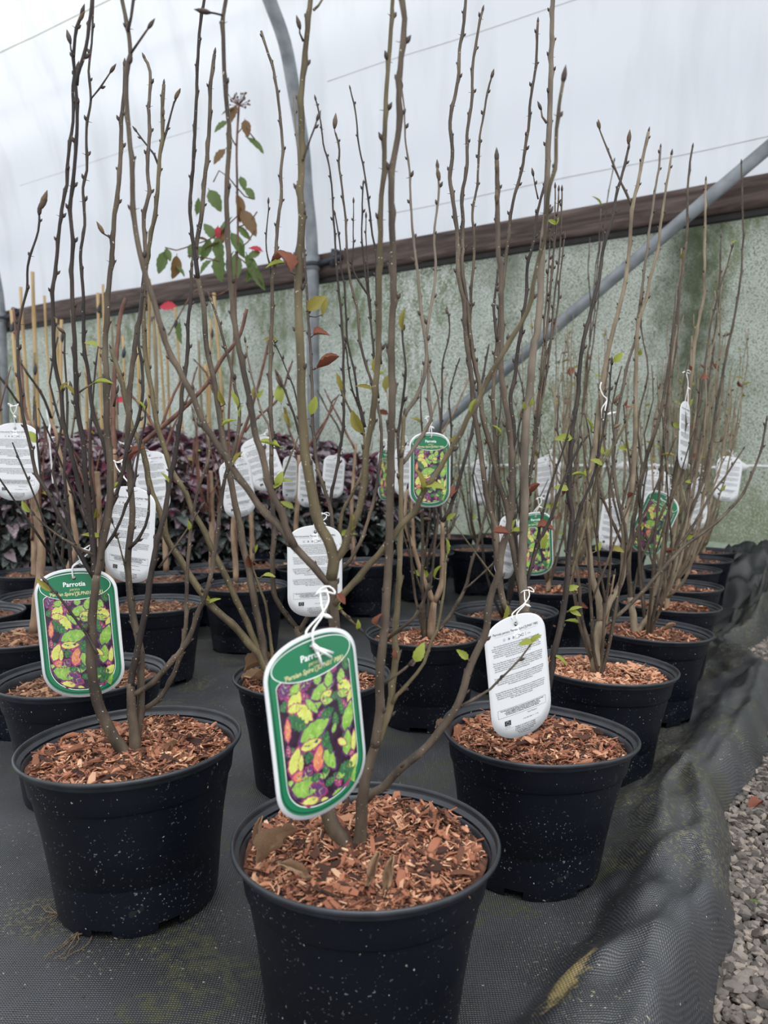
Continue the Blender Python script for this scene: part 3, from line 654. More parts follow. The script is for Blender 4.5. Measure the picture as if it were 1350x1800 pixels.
stem('B', 4, 2, .1, .1, D_, '648,520 621,476 621,426 622,356'); stem('B', 4, 2, .1, .1, D_, '652,560 646,476 643,382')
stem('B', 5, 3, .08, .08, D_, '642,751 630,701 622,650 611,600 606,514 599,464 597,426 589,378'); stem('B', 4, 3, .08, .08, D_, '640,760 632,721 617,676 610,625 607,600')
stem('B', 8, 4, .03, .02, O_, '590,1000 602,900 615,877 637,827 640,764 625,739 604,696 597,676')
stem('B', 6, 4, .03, .04, D_, '545,860 535,801 526,764 516,726 501,688 489,660'); stem('B', 4, 2, .04, .05, D_, '530,740 516,681 501,643 482,600 478,580')
stem('B', 5, 3, .0, .02, G_, '478,800 471,746 461,726 451,693 441,655 431,602'); stem('B', 5, 3, .0, .02, O_, '479,880 500,830 515,790 526,764')
# front-left plant
stem('L', 24, 16, -.02, -.05, M_, '234,1342 228,1335 207,1307 183,1263 167,1217 160,1150 163,1083 168,1022 170,1012', 0)
stem('L', 11, 6, -.03, -.16, D_, '168,1020 164,1000 163,963 160,925 157,900 151,852 146,776 137,726 133,663 131,600 127,527 126,476 128,426 123,368 129,313 131,295 136,219 133,151 130,101 133,50 143,26')
stem('L', 7, 6, -.16, -.18, D_, '135,150 137,133 151,83 161,13 163,-15'); stem('L', 4, 3, -.16, -.16, D_, '130,100 125,88 123,74')
stem('L', 15, 7, -.03, -.06, M_, '169,1018 174,985 181,950 191,900 194,827 188,751 188,676 185,600 189,539 194,476 199,421 201,376 207,338 211,300 214,214 219,151 219,118')
stem('L', 9, 4, -.03, -.06, D_, '166,1016 155,1000 141,976 121,938 101,900 83,864 65,834 55,791 45,751 38,713 34,663 31,600 38,544 47,509 49,469 59,433 67,406 69,376')
stem('L', 6, 3, -.04, -.08, M_, '163,975 147,968 133,960 101,940 80,924 60,904')
stem('L', 9, 6, -.03, -.08, D_, '161,930 149,895 136,839 126,801 111,741 106,688 98,650 94,600 93,514 101,451 108,370 118,325 118,300 123,252 128,214 128,151 135,122')
stem('L', 8, 4, -.02, -.03, D_, '189,815 181,776 164,726 156,663 147,600 146,527 142,451 149,396 146,330 153,300 152,227 160,176 156,126 161,76 164,0 165,-15')
stem('L', 3, 3, -.03, -.03, D_, '159,175 176,154 195,126'); stem('L', 4, 3, -.06, -.06, O_, '139,690 150,682 168,672'); stem('L', 4, 3, -.05, -.05, O_, '126,770 131,720 130,695 125,684')
stem('L', 5, 3, -.02, -.02, D_, '200,715 206,690'); stem('L', 6, 4, -.05, -.05, D_, '172,1150 150,1112 128,1080 100,1045 84,1026')
stem('L', 26, 16, .0, .0, M_, '234,1342 237,1310 236,1283 231,1240 230,1200', 0)
stem('L', 14, 6, .0, -.02, D_, '230,1210 233,1180 240,1150 257,1067 267,1000 277,950 290,900 302,827 310,789 317,739 320,688 327,650 330,600 331,560 336,510 337,470')
stem('L', 16, 6, .01, .06, M_, '238,1300 247,1250 247,1150 234,1083 227,1033 225,983 230,930 233,900 227,827 224,776 227,713 232,650 238,600 247,552 252,501 256,451 253,388 262,338 259,300 262,244 262,189 264,126 255,104')
stem('L', 9, 5, .0, .01, D_, '172,1000 181,960 194,900 214,839 222,796 242,739 252,688 249,638 244,600 248,539 250,515')
stem('L', 7, 4, .01, .01, D_, '226,965 240,950 255,925 262,905 262,870')
stem('L', 6, 4, .0, .01, D_, '179,972 205,930 222,890 235,850 243,800 255,740 256,718')
stem('L', 11, 5, .0, -.01, M_, '230,1223 260,1207 293,1173 320,1140 337,1110 350,1073 360,1050 373,996 380,950 386,900 395,839 412,789 421,726 418,701 413,683 407,650 393,600 378,547 368,522')
stem('L', 10, 5, .02, .03, M_, '244,1252 277,1230 300,1197 317,1150 327,1100 328,1033 332,963 340,898 352,850 368,801 364,763')
stem('L', 5, 3, .0, .0, M_, '279,998 300,970 326,935 352,895'); stem('L', 4, 2, .02, .02, O_, '225,1020 215,975 205,935 198,918')
# front-right plant
stem('R', 26, 20, .0, .0, M_, '915,1312 916,1260 918,1200 921,1130 922,1076', 0)
stem('R', 18, 9, .0, -.02, G_, '923,1080 918,1001 922,900 922,827 924,751 932,676 939,600 944,590 949,527 954,426 960,376 962,300 965,227 968,151 970,50 972,0 974,-25')
stem('R', 5, 3, -.02, -.02, M_, '961,216 953,205 951,192')
stem('R', 12, 6, .0, .02, M_, '914,1110 900,1085 889,1066 881,1041 876,980 871,925 861,895 851,839 844,789 834,726 829,676 824,625 819,600 816,539 805,480 803,401 796,355 791,313 793,300 796,264 791,214 801,164 806,126 808,88 816,38 819,0 820,-20')
stem('R', 12, 5, .0, .03, M_, '918,1040 905,980 894,910 887,877 874,839 864,789 849,739 844,688 834,638 828,600 819,527 811,464 812,439 814,388 811,345 821,300 821,239 829,176 831,113 841,50 848,20')
stem('R', 6, 4, .03, .05, M_, '838,660 830,620 826,577 829,509 834,426 831,376 839,325 840,300 844,239 851,201 856,164 864,136')
stem('R', 11, 5, .02, .03, D_, '916,1050 908,980 902,900 902,800 903,751 897,701 905,660 911,610 924,527 927,471 937,431 944,376 957,325')
stem('R', 3, 2, .03, .03, D_, '946,350 940,325 937,308')
stem('R', 9, 5, .03, .05, M_, '885,1052 868,950 866,852 871,801 869,751 866,701 870,650 874,600 878,560 882,514 887,476 894,413 902,355 917,300 922,264 929,227 932,176 942,113 946,40')
stem('R', 6, 4, .03, .05, D_, '874,600 868,552 871,514 874,480')
stem('R', 8, 4, .0, .0, D_, '922,1040 937,983 952,945 972,900 985,860 1010,800 1030,770')
stem('R', 14, 5, .02, .08, D_, '935,1295 955,1240 966,1200 972,1157 982,1114 992,1064 997,1013 1002,950 1006,900 1000,870 1002,814 1005,764 1015,701 1020,639 1025,601 1035,563 1045,520 1052,500 1060,439 1075,389 1083,346 1091,318 1098,288 1104,263')
stem('R', 7, 4, .04, .05, O_, '990,1075 1002,1020 1018,960 1035,900 1052,830 1075,790 1100,745 1112,710')
stem('R', 6, 3, .04, .05, D_, '1004,960 1018,900 1045,830 1056,780 1070,700 1075,640')
stem('R', 6, 3, .03, .04, D_, '936,985 960,880 990,790 1005,740')
for q in ['950,700 960,600 966,520 972,450 978,400 982,335', '945,740 955,650 962,580 967,520 972,460 975,380 976,330', '955,690 968,600 975,520 984,440 988,335', '958,640 978,560 985,480 992,420', '940,760 952,640 958,560 964,470 968,400']:
    stem('R', 6, 3, .06, .08, M_, '918,1000 930,850 ' + q)
# pot S, T, U, V traced
stem('S', 20, 15, .0, .0, L_B, '1046,1180 1048,1150 1050,1120 1056,1091', 0)
stem('S', 13, 6, .0, .02, L_B, '1055,1095 1052,1054 1039,1006 1034,950 1030,890 1036,830 1045,795 1058,676 1073,601 1086,550 1098,500 1106,439 1111,371 1123,313 1133,263 1140,232')
stem('S', 5, 3, .02, .02, M_, '1111,362 1093,323 1075,281 1063,250 1053,224')
stem('S', 13, 4, .0, .03, L_B, '1056,1092 1072,1057 1091,1024 1097,969 1098,921 1111,850 1116,777 1118,651 1121,576 1136,525 1143,490 1156,439 1164,376 1174,313 1180,273')
stem('S', 8, 5, .0, .02, M_, '1043,1158 1024,1091 1017,1024 1012,960 1020,900 1040,850')
stem('S', 8, 4, .0, .05, M_, '1058,1104 1109,1061 1154,1013 1199,964 1249,926 1300,876 1335,800 1347,740')
stem('S', 7, 4, .02, .04, G_, '1098,930 1085,870 1078,800 1086,727 1096,676 1103,641 1116,600 1123,550 1131,490 1141,414 1149,351 1159,288 1161,260')
stem('S', 6, 3, .02, .04, M_, '1095,960 1070,900 1050,840 1045,760 1060,680')
stem('S', 6, 4, .0, .0, T_, '1046,1150 1062,1115 1072,1060 1080,1010')
stem('T', 16, 12, .0, .0, L_B, '1118,1118 1112,1080 1108,1050', 0)
stem('T', 10, 4, .0, .02, M_, '1110,1060 1105,1000 1110,940 1120,880 1138,800 1154,752 1166,701 1176,639 1186,576 1196,500 1206,427 1209,351 1211,301 1217,260')
stem('T', 11, 4, .0, .04, L_B, '1120,1112 1140,1080 1152,1040 1162,1000 1168,950 1180,880 1200,800 1208,720 1217,651 1224,588 1237,525 1238,500 1239,414 1240,318')
stem('T', 7, 3, .0, .05, M_, '1150,1050 1180,975 1215,930 1250,870 1280,830 1300,800 1306,790')
stem('T', 6, 3, .0, .05, M_, '1112,1050 1125,990 1150,930 1180,870 1215,800 1230,720 1240,640 1250,570 1262,520 1280,460 1287,436')
stem('T', 5, 3, .0, .05, M_, '1108,1040 1098,960 1080,880 1065,800 1060,720 1070,640')
stem('U', 8, 3, .0, .04, M_, '1160,1066 1175,1000 1200,930 1235,850 1249,790 1262,701 1277,626 1292,550 1300,500 1306,427 1305,351 1303,288')
stem('U', 6, 3, .0, .04, M_, '1160,1066 1180,960 1210,860 1230,780 1245,680 1255,600 1264,520 1267,419')
stem('U', 6, 3, .0, .04, M_, '1160,1066 1150,980 1150,900 1165,800 1175,700 1190,600 1195,520')
for q in ['1040,560 1046,480 1053,427 1056,366', '1044,590 1054,500 1060,420 1068,351 1080,284', '1036,600 1038,540 1034,470 1037,425', '1030,640 1044,560 1050,470 1060,400']:
    stem('O', 4, 2, .05, .1, M_, '962,1040 985,960 1005,860 1022,740 ' + q)
# forked pale trunk behind centre
stem('M', 17, 13, .0, .0, T_, '757,1122 759,1090 763,1056', 0)
stem('M', 11, 6, .0, .0, T_, '763,1060 748,1026 735,988 718,938 712,900 716,860'); stem('M', 12, 8, .0, .0, T_, '763,1058 776,1026 778,950 777,916')
stem('M', 8, 4, .0, .04, D_, '777,918 788,900 801,864 816,814 831,751 846,676 859,610'); stem('M', 5, 3, .0, .04, D_, '777,920 773,890 778,860 793,852 793,751 789,700 795,670 806,636')
stem('M', 8, 4, .0, .02, M_, '771,1107 798,1071 816,1036 831,983 851,913 868,870'); stem('M', 4, 3, .0, .02, M_, '816,1036 840,1015 871,986'); stem('M', 4, 2, .0, .02, O_, '871,1018 845,985 820,950 793,915')
stem('M', 6, 3, .03, .05, D_, '748,1028 752,985 765,930 756,822 773,756 777,701 778,638 788,600 790,570 786,545')
stem('M', 5, 3, .03, .05, M_, '745,1000 756,900 750,860'); stem('M', 4, 3, .04, .05, M_, '780,830 770,700 757,655')
# background: thick tan trunks and red-brown cut branches at left
stem('C', 17, 14, .0, .0, T_, '58,1112 60,1099 66,1051 73,976 68,925 62,885 60,860 52,800 48,740', 0)
stem('E', 16, 12, -.02, -.02, T_, '198,1060 192,1000 192,900 202,827 200,790', 0)
stem('E', 11, 8, -.02, .0, R_, '201,800 199,751 198,701 202,650 207,600 212,552 221,524', 0)
stem('E', 10, 7, -.02, -.1, R_, '205,815 212,809 242,786 272,761 302,736 338,703 365,673 393,628 416,600 427,572 434,543', 0)
stem('E', 6, 4, -.02, .0, R_, '275,758 262,735 240,705 215,680 204,660'); stem('E', 6, 4, .0, .0, R_, '285,748 300,705 318,668 328,645')
stem('Gb', 12, 7, .0, .0, T_, '100,1045 133,963 126,900 118,852 108,814 101,771 88,735', 0)
stem('Gb', 6, 4, .0, -.05, 'bark_dark', '90,735 80,705 60,673 40,643'); stem('Gb', 6, 4, .0, .02, R_, '60,760 44,720 40,660 30,600 24,540', 0)
stem('Gb', 5, 4, -.05, -.1, D_, '38,716 20,690 0,663 -10,650')
stem('D', 11, 8, .0, .0, T_, '415,1022 413,980 410,938 412,880 415,830', 0); stem('D', 7, 5, .0, .0, R_, '415,840 418,784 428,756 441,721 451,688 461,650 472,600')
stem('D', 5, 4, .0, .0, R_, '430,760 450,735 490,700 512,640'); stem('D', 5, 3, .0, .0, R_, '376,690 362,655 345,636')
stem('Ge', 10, 8, .0, .0, T_, '443,990 443,940 441,900 440,850', 0)
stem('Gc', 11, 9, .0, .0, T_, '292,1004 290,938 289,900 285,850 290,800', 0); stem('Gc', 5, 3, .0, .0, R_, '288,800 300,760 330,700 345,650')
stem('Gf', 10, 8, .0, .0, T_, '521,990 521,912 524,860 526,800', 0); stem('Gf', 5, 3, .0, .0, R_, '526,810 550,770 575,735 592,700'); stem('Gf', 5, 3, .0, .0, R_, '526,800 510,760 500,720')
stem('Gg', 9, 6, .0, .0, T_, '622,986 618,900 622,830 625,780', 0); stem('Gg', 5, 3, .0, .0, R_, '624,790 605,755 588,720 572,688'); stem('Gg', 5, 3, .0, .0, R_, '555,775 575,735 585,705 594,697')
stem('Gg', 5, 3, .0, .0, M_, '600,800 598,760 575,720 560,690')
stem('Gh', 8, 6, .0, .0, T_, '728,968 724,900 722,850', 0)
for q in ['722,860 735,800 770,700 785,660', '722,860 705,800 690,740 680,690', '724,870 745,810 760,790 800,720 830,650']: stem('Gh', 5, 3, .0, .05, T_, q)

LEAF = []   # px, py, length px, angle deg (image, 0=right, 90=up), material
def lv(mt, s):
    for q in s.split(): x, y, l, a = q.split(','); LEAF.append((float(x), float(y), float(l), float(a), mt))
lv('leaf', '400,741,28,35 413,700,30,110 420,723,22,100 458,693,18,60 491,690,34,100 471,778,42,160 551,712,34,75 667,657,24,40 491,842,26,70 484,854,20,200 504,845,20,10 504,887,26,150 181,670,30,10 249,711,22,120 203,854,20,60 291,839,22,120 45,890,26,130 67,896,14,60 68,1050,28,215 332,923,16,90 448,965,18,60 604,939,40,180 588,1067,24,170 375,1056,24,30')
lv('leaf', '737,1148,32,65 813,1150,24,140 889,1076,26,70 924,1130,24,190 940,1122,20,50 987,1160,30,330 1012,1069,24,20 1012,1078,22,340 1007,1033,20,20 997,1024,18,100 787,960,28,85 740,1008,30,165 766,1004,24,80 793,908,20,40 912,933,28,5 902,922,20,75 957,952,26,80 985,938,14,170 831,712,26,75 875,754,22,120 992,769,26,175 1015,832,20,170 922,713,14,100 934,707,16,70 988,857,22,160')
lv('leaf', '761,852,44,12 1087,628,24,40 1038,745,26,100 1103,778,22,80 1097,787,16,170 1055,788,22,110 1067,795,14,70 1018,833,20,165 1033,828,20,60 1049,812,22,150 1052,961,18,60 1272,858,12,60 1052,350,22,115 1290,425,14,40 970,390,16,150 980,388,16,60 483,463,34,185 161,603,24,150 630,1099,12,80 473,1012,22,0')
lv('leaf_olive', '389,698,28,120 446,689,24,100 504,731,36,110 596,670,32,105 627,741,44,120 661,640,34,85 640,680,30,160 620,918,30,80 417,804,26,60 123,684,24,130 112,678,20,60 360,1046,28,130 76,1028,34,140 740,842,40,100 798,771,22,40 556,532,40,40 571,537,34,75 708,560,40,92 475,596,26,170 680,672,30,80 1103,965,14,60 1190,895,22,90 980,935,22,80')
lv('leaf_dead', '502,455,46,110 492,458,30,10 578,645,42,5 563,585,26,20 235,795,32,60 242,800,26,300 794,866,36,60 940,865,28,20 878,940,30,190 1150,955,22,110 960,925,30,5 1110,870,16,40 672,728,22,180 600,1055,26,300 440,985,24,100 663,1090,18,90 700,1150,16,80 1210,648,12,120')
lv('leaf_tan', '1106,240,26,84 873,345,26,92 873,292,22,85 770,305,26,100 589,212,28,85 78,350,34,72 205,970,26,290 144,28,22,60 287,195,18,90 312,165,22,65 176,400,26,120 1053,218,18,100 490,665,32,110 1118,590,14,60 1085,700,22,60 1200,755,16,70 1270,770,16,60 1126,530,12,80 785,545,14,90')
def leaf_data(n, w, fold, curl, matl, stalk=.12):
    """unit leaf along +X: toothed blade folded on its midrib, with short stalk"""
    mb = MB(); N = 9; r = random.Random(n)
    row = []
    for i in range(N+1):
        q = i/N; hw = w*math.sin(math.pi*min(1, q*.98 + .02)**.85)**.8*(1 - .12*(i % 2)); z = -curl*q*q
        row.append((q, hw, z))
    for q, hw, z in row: mb.v += [Vector((q, 0, z)), Vector((q, hw, z + hw*fold + .02*math.sin(q*25))), Vector((q, -hw, z + hw*fold - .02*math.sin(q*23)))]
    for i in range(N):
        a = i*3; mb.f += [(a, a+3, a+4, a+1), (a, a+2, a+5, a+3)]; mb.m += [0, 0]
    mb.tube([(-stalk, 0, .0), (0, 0, 0), (.5, 0, -curl*.25 - .01), (.96, 0, -curl*.92)], [.022, .02, .012, .004], n=4)
    return mb.mesh('leaf', M[matl])
LD = {k: [leaf_data(i + 3, *[(.25, .7, .15), (.16, 1.1, .25), (.30, .5, .4)][i], k) for i in range(3)] for k in ('leaf', 'leaf_olive', 'leaf_green', 'leaf_bronze', 'leaf_red', 'leaf_purple', 'leaf_plum', 'leaf_slate')}
for k in ('leaf_green', 'leaf_bronze', 'leaf_red'): LD[k] = [leaf_data(20, .25, .35, .1, k), leaf_data(21, .30, .3, .2, k), leaf_data(22, .22, .6, .25, k)]
LD['leaf_dead'] = [leaf_data(8, .34, 1.3, .5, 'leaf_dead'), leaf_data(9, .26, 1.7, -.4, 'leaf_dead')]
LD['leaf_tan'] = [leaf_data(10, .16, 2.0, .1, 'leaf_tan', .05)]

def catmull(pts, step):
    out = []
    for i in range(len(pts)-1):
        p0, p1, p2, p3 = pts[max(i-1, 0)], pts[i], pts[i+1], pts[min(i+2, len(pts)-1)]
        n = max(1, int((Vector(p2) - Vector(p1)).length/step))
        for k in range(n):
            q = k/n; out.append(.5*((2*p1) + (p2-p0)*q + (2*p0-5*p1+4*p2-p3)*q*q + (3*p1-p0-3*p2+p3)*q**3))
    out.append(pts[-1]); return out
def stem_geo(mb, pts, r0, r1, rnd, sides=8, buds=True, node=.035, att=()):
    """grow one stem: nodes swell, kink slightly and carry small pointed side buds"""
    n = len(pts); L = [0]
    for a, b_ in zip(pts, pts[1:]): L.append(L[-1] + (b_-a).length)
    T = L[-1] or 1; rad = []; nxt = node*rnd.uniform(.5, 1.2); side = 1; q = []
    for i, p in enumerate(pts):
        f = L[i]/T; rr = r0 + (r1 - r0)*f**.8
        if L[i] >= nxt and 0 < i < n-1:
            q.append((i, rr, side)); side = -side; nxt = L[i] + node*rnd.uniform(.7, 1.5); rr *= 1.22 if rr < .004 else 1.08
        rad.append(rr*(1 + .05*noise.noise(p*40)))
    P2 = [p.copy() for p in pts]
    for i, rr, sd in q:
        kk = .32 if rr < .004 else .12; P2[i] = P2[i] + Vector((sd*rr*kk, rnd.uniform(-kk, kk)*rr, 0))
    mb.tube(P2, rad, n=sides, m=0)
    if buds:
        for i, rr, sd in q:
            if rr > .0052 and rnd.random() < .6: continue
            t = (pts[min(i+1, n-1)] - pts[i-1]).normalized(); az = rnd.uniform(-.9, .9)
            out = Vector((sd*math.cos(az), math.sin(az), 0)); out = (out - t*out.dot(t)).normalized()
            bl = rnd.uniform(.0045, .0095)
            mb.spindle(P2[i] + out*rr*.8, t*1.0 + out*.55, bl, bl*.26, n=5, m=1)
            if rnd.random() < .35: mb.tube([P2[i] - out*rr*.5, P2[i] - out*(rr + .005) + t*.001], [.0006, .0002], n=3, m=1)
    for base, tip in att:
        mid = (base + tip)*.5 + Vector((0, 0, -.003)); mb.tube([base, mid, tip], [.0016, .0013, .001], n=5, m=0)
    return P2

# depth of each stem sample, then leaf attachment
for s in ST:
    pl = PL[s['pl']]; t0 = pl['t'] + s['d'][0]; t1 = pl['t'] + s['d'][1] - .0
    ps = s['pts']; yb, yt = 1320, 0
    L = [0]
    for a, b_ in zip(ps, ps[1:]): L.append(L[-1] + math.hypot(b_[0]-a[0], b_[1]-a[1]))
    s['w3'] = [P(x, y, t0 + (t1-t0)*l/L[-1]) for (x, y), l in zip(ps, L)]
    s['t'] = [t0 + (t1-t0)*l/L[-1] for l in L]; s['leaf'] = []
for (x, y, l, a, mt) in LEAF:
    best = None
    bx = x - math.cos(math.radians(a))*l*.5; by = y + math.sin(math.radians(a))*l*.5
    for s in ST:
        for k in range(len(s['pts'])-1):
            (x0, y0), (x1, y1) = s['pts'][k], s['pts'][k+1]; dx, dy = x1-x0, y1-y0
            q = max(0, min(1, ((bx-x0)*dx + (by-y0)*dy)/(dx*dx+dy*dy+1e-6))); d = math.hypot(bx-x0-dx*q, by-y0-dy*q)
            if best is None or d < best[0]: best = (d, s, s['t'][k] + (s['t'][k+1]-s['t'][k])*q, s['w3'][k].lerp(s['w3'][k+1], q))
    d, s, t, anchor = best
    s['leaf'].append((P(bx, by, t - .004), P(x + math.cos(math.radians(a))*l*.5, y - math.sin(math.radians(a))*l*.5, t - .01), mt)); 
    if 3 < d < 60: s['att'].append((anchor, P(bx, by, t - .004)))
def frame(d, r):
    x = d.normalized(); up = Vector((r.uniform(-.9, .9), -1 + r.uniform(-.5, .8), r.uniform(.2, 1.2))); z = (up - x*up.dot(x)).normalized(); y = z.cross(x)
    return Matrix((x, y, z)).transposed().to_4x4()
rs = random.Random(77)
def add_leaf(par, O, a, b_, mt, r):
    if mt == 'leaf_tan':
        q = MB(); q.spindle(a, b_ - a, (b_-a).length, (b_-a).length*.17, n=7); return q.build('bud', M['bud_fat'], par, O)
    d = b_ - a; k = r.randrange(len(LD[mt])); mw = Matrix.Translation(a - O) @ frame(d, r) @ Matrix.Scale(d.length, 4)
    return obj('leaf', LD[mt][k], par, mw=mw)
for s in ST:
    pl = PL[s['pl']]; O = pl['O']; e = pl['e']; t = pl['t']
    pts = catmull(s['w3'], .009*max(1, t)); r0 = s['w'][0]*s['t'][0]/F/2*.94; r1 = s['w'][1]*s['t'][-1]/F/2*.86
    jit = (.0009 if s['w'][0] < 13 else .0004)*max(1, t)
    pts = [pts[0]] + [p + Vector((noise.noise(p*22), noise.noise(p*22 + Vector((9, 0, 0))), 0))*jit for p in pts[1:]]
    mb = MB(); nm = 'trunk' if not s['bud'] and s['w'][0] > 12 else 'stem'
    stem_geo(mb, pts, r0, r1, rs, 10 if s['w'][0] > 9 else 7, True, .030*max(1, t*.75), s['att'])
    so_ = mb.build(nm, [M[s['bk']], M['bud']], e, O)
    if s['bud'] and s['pts'][-1][1] > 5:
        d = (pts[-1] - pts[-3]).normalized(); b2 = MB(); bl = rs.uniform(.012, .018) if t < 2 else .018
        b2.spindle(pts[-1] - d*.002, d, bl, bl*.16, n=7); b2.build('bud', M['bud'], so_, O)
    for a, b_, mt in s['leaf']: add_leaf(so_, O, a, b_, mt, rs)

# ------------------------------------------------------------------ grown stems for the plants farther back and to fill out the traced ones
def grow(key, n, H, R, bk, seed, r0=.0042, fork=.05, lean=(0, 0), budn=.05, leaves=3, lo=.6):
    r = random.Random(seed); pl = PL[key]; O = pl['O']; e = pl['e']; base = O + Vector((0, 0, PH - .03))
    if key in 'S M T A N'.split(): fork = 0.0; base = base - Vector((0, 0, .008))
    tr = MB(); stem_geo(tr, catmull([base - Vector((0, 0, .01)), base + Vector((.004, 0, fork*.6)), base + Vector((.0, 0, fork*1.3))], .012), r0*2.2, r0*1.7, r, 8, False)
    if key not in 'S M T A N'.split(): tr.build('trunk', M['bark_tan' if bk != D_ else D_], e, O)
    for k in range(n):
        az = 2*math.pi*(k + r.uniform(-.35, .35))/n; RR = R*r.uniform(.35, 1.1); h = H*r.uniform(lo, 1.0); p = []
        for i in range(9):
            q = i/8; rr = RR*(1 - math.exp(-q*3.2)) + .02*q*r.uniform(-1, 1)
            p.append(base + Vector((math.cos(az)*rr + lean[0]*q*h, math.sin(az)*rr + lean[1]*q*h, fork*r.uniform(.3, 1.1)*(i > 0) + h*q)))
        p[0] = base + Vector((0, 0, fork*.8)); mb = MB(); pts = catmull(p, .035)
        pts = [pts[0]] + [x + Vector((noise.noise(x*14), noise.noise(x*14 + Vector((5, 0, 0))), 0))*.003 for x in pts[1:]]
        stem_geo(mb, pts, r0*r.uniform(.8, 1.2), .0014, r, 6, True, budn)
        if r.random() < .7:                    # a side shoot low on the stem
            i0 = r.randrange(3, max(4, len(pts)//2)); a = r.uniform(0, 6.28); ln = r.uniform(.12, .4)
            sp = [pts[i0] + Vector((math.cos(a)*.10*q, math.sin(a)*.10*q, ln*q))*1.0 for q in (0, .3, .6, 1)]
            stem_geo(mb, catmull(sp, .03), r0*.55, .0012, r, 5, True, budn)
        st_ = mb.build('stem', [M[bk], M['bud']], e, O)
        for _ in range(leaves):
            if r.random() < .5:
                x = pts[r.randrange(len(pts)//6, len(pts))]; d = Vector((r.uniform(-1, 1), r.uniform(-1, .3), r.uniform(-.2, 1))).normalized()
                add_leaf(st_, O, x, x + d*r.uniform(.015, .035), r.choice(['leaf', 'leaf_olive', 'leaf_tan', 'leaf_olive', 'leaf_dead']), r)
for i, (k, n, H, R, bk) in enumerate([('T', 6, 1.0, .13, M_), ('U', 8, 1.05, .15, L_B), ('V', 11, 1.05, .17, L_B), ('W', 11, 1.0, .17, L_B), ('X', 10, 1.0, .17, L_B), ('Y', 10, 1.0, .18, L_B),
        ('O', 9, .95, .12, L_B), ('Q', 10, 1.0, .14, L_B), ('K', 10, 1.0, .15, L_B), ('N', 6, .75, .10, D_), ('Go', 10, .95, .16, L_B), ('Gl', 8, .8, .12, M_),
        ('Gi', 7, .7, .12, M_), ('Gk', 6, .65, .13, G_), ('Gj', 6, .6, .14, M_), ('Gp', 6, .7, .14, G_), ('M', 4, .7, .09, M_), ('S', 5, .85, .10, M_), ('A', 5, .75, .10, D_)]):
    grow(k, n, H, R, bk, 300+i, lean=((.06, 0) if k in 'TUVWXY' else (0, 0)))
for i, k in enumerate(['Ga', 'Gd', 'Gm', 'Gn']): grow(k, 5, .5, .12, R_, 400+i, r0=.006, fork=.32)

# debris: curled leaves in the front pot
def dead_on(key, px, py, dt, l, ang, mt, par=None):
    pl = PL[key]; a = P(px, py, pl['t'] + dt); rr = random.Random(int(px)); d = P(px + math.cos(math.radians(ang))*l, py - math.sin(math.radians(ang))*l, pl['t'] + dt) - a
    x = d.normalized(); up = Vector((0, -.5, .8)); z = (up - x*up.dot(x)).normalized(); y = z.cross(x)
    mw = Matrix.Translation(a - pl['O']) @ Matrix((x, y, z)).transposed().to_4x4() @ Matrix.Scale(d.length, 4)
    o = obj('fallen_leaf', mt, pl['e'], mw=mw); o['label'] = 'curled dry brown leaf on the mulch'
def crumple(seed, w, matl):
    mb = MB(); N, K = 12, 8; r = random.Random(seed)
    for i in range(N+1):
        q = i/N; hw = w*math.sin(math.pi*(.03 + .94*q))**.7*(1 + .08*((i % 2)*2-1))
        for k in range(K+1):
            v = k/K*2 - 1; y = v*hw; mb.v.append(Vector((q, y*.62, 1.15*abs(v)**1.5*hw - .10*abs(math.sin(v*9))*hw + .38*noise.noise(Vector((q*3.2, v*1.3, seed))) + .03*math.sin(q*20 + v*2))))
    for i in range(N):
        for k in range(K): a = i*(K+1)+k; mb.f.append((a, a+1, a+K+2, a+K+1)); mb.m.append(0)
    return mb.mesh('fallen_leaf', matl)
CR = [crumple(1, .25, M['leaf_tan']), crumple(2, .22, M['leaf_tan']), crumple(5, .26, M['leaf_tan'])]
dead_on('F', 452, 1515, -.045, 92, 42, CR[0]); dead_on('F', 548, 1545, -.098, 66, 155, CR[1]); dead_on('F', 648, 1555, -.105, 62, 72, CR[1]); dead_on('F', 452, 1478, -.02, 44, 80, CR[2])
dead_on('F', 680, 1562, -.105, 58, 80, CR[2]); dead_on('L', 292, 1325, -.02, 30, 50, CR[0])
dead_on('B', 430, 1180, -.0, 55, 30, CR[0]); dead_on('B', 425, 1195, -.03, 50, 10, CR[2]); dead_on('R', 765, 1280, -.03, 28, 30, CR[0]); dead_on('T', 1165, 1105, 0, 24, 20, CR[1])
# torn lump of mulch at the back right of the front pot
pf = PL['F']; mb = MB(); rr_ = random.Random(3)
for i in range(420):
    a = rr_.uniform(-.2, 1.2); rad = rr_.uniform(.075, .125); x, y = math.cos(a)*rad, math.sin(a)*rad; hh = .205 + .020*math.exp(-((a-.5)/.5)**2)*rr_.random()
    Mx = Matrix.Translation(pf['O'] + Vector((x, y, hh))) @ Euler((rr_.uniform(-.8, .8), rr_.uniform(-.8, .8), rr_.uniform(0, 6.3))).to_matrix().to_4x4() @ Matrix.Scale(rr_.uniform(.008, .024), 4)
    v, f = CHIPS[rr_.randrange(16)]; mb.add(v, f, Mx)
tag(mb.build('mulch_lump', M['chip'], pf['e'], pf['O'], smoothed=False), kind='stuff')
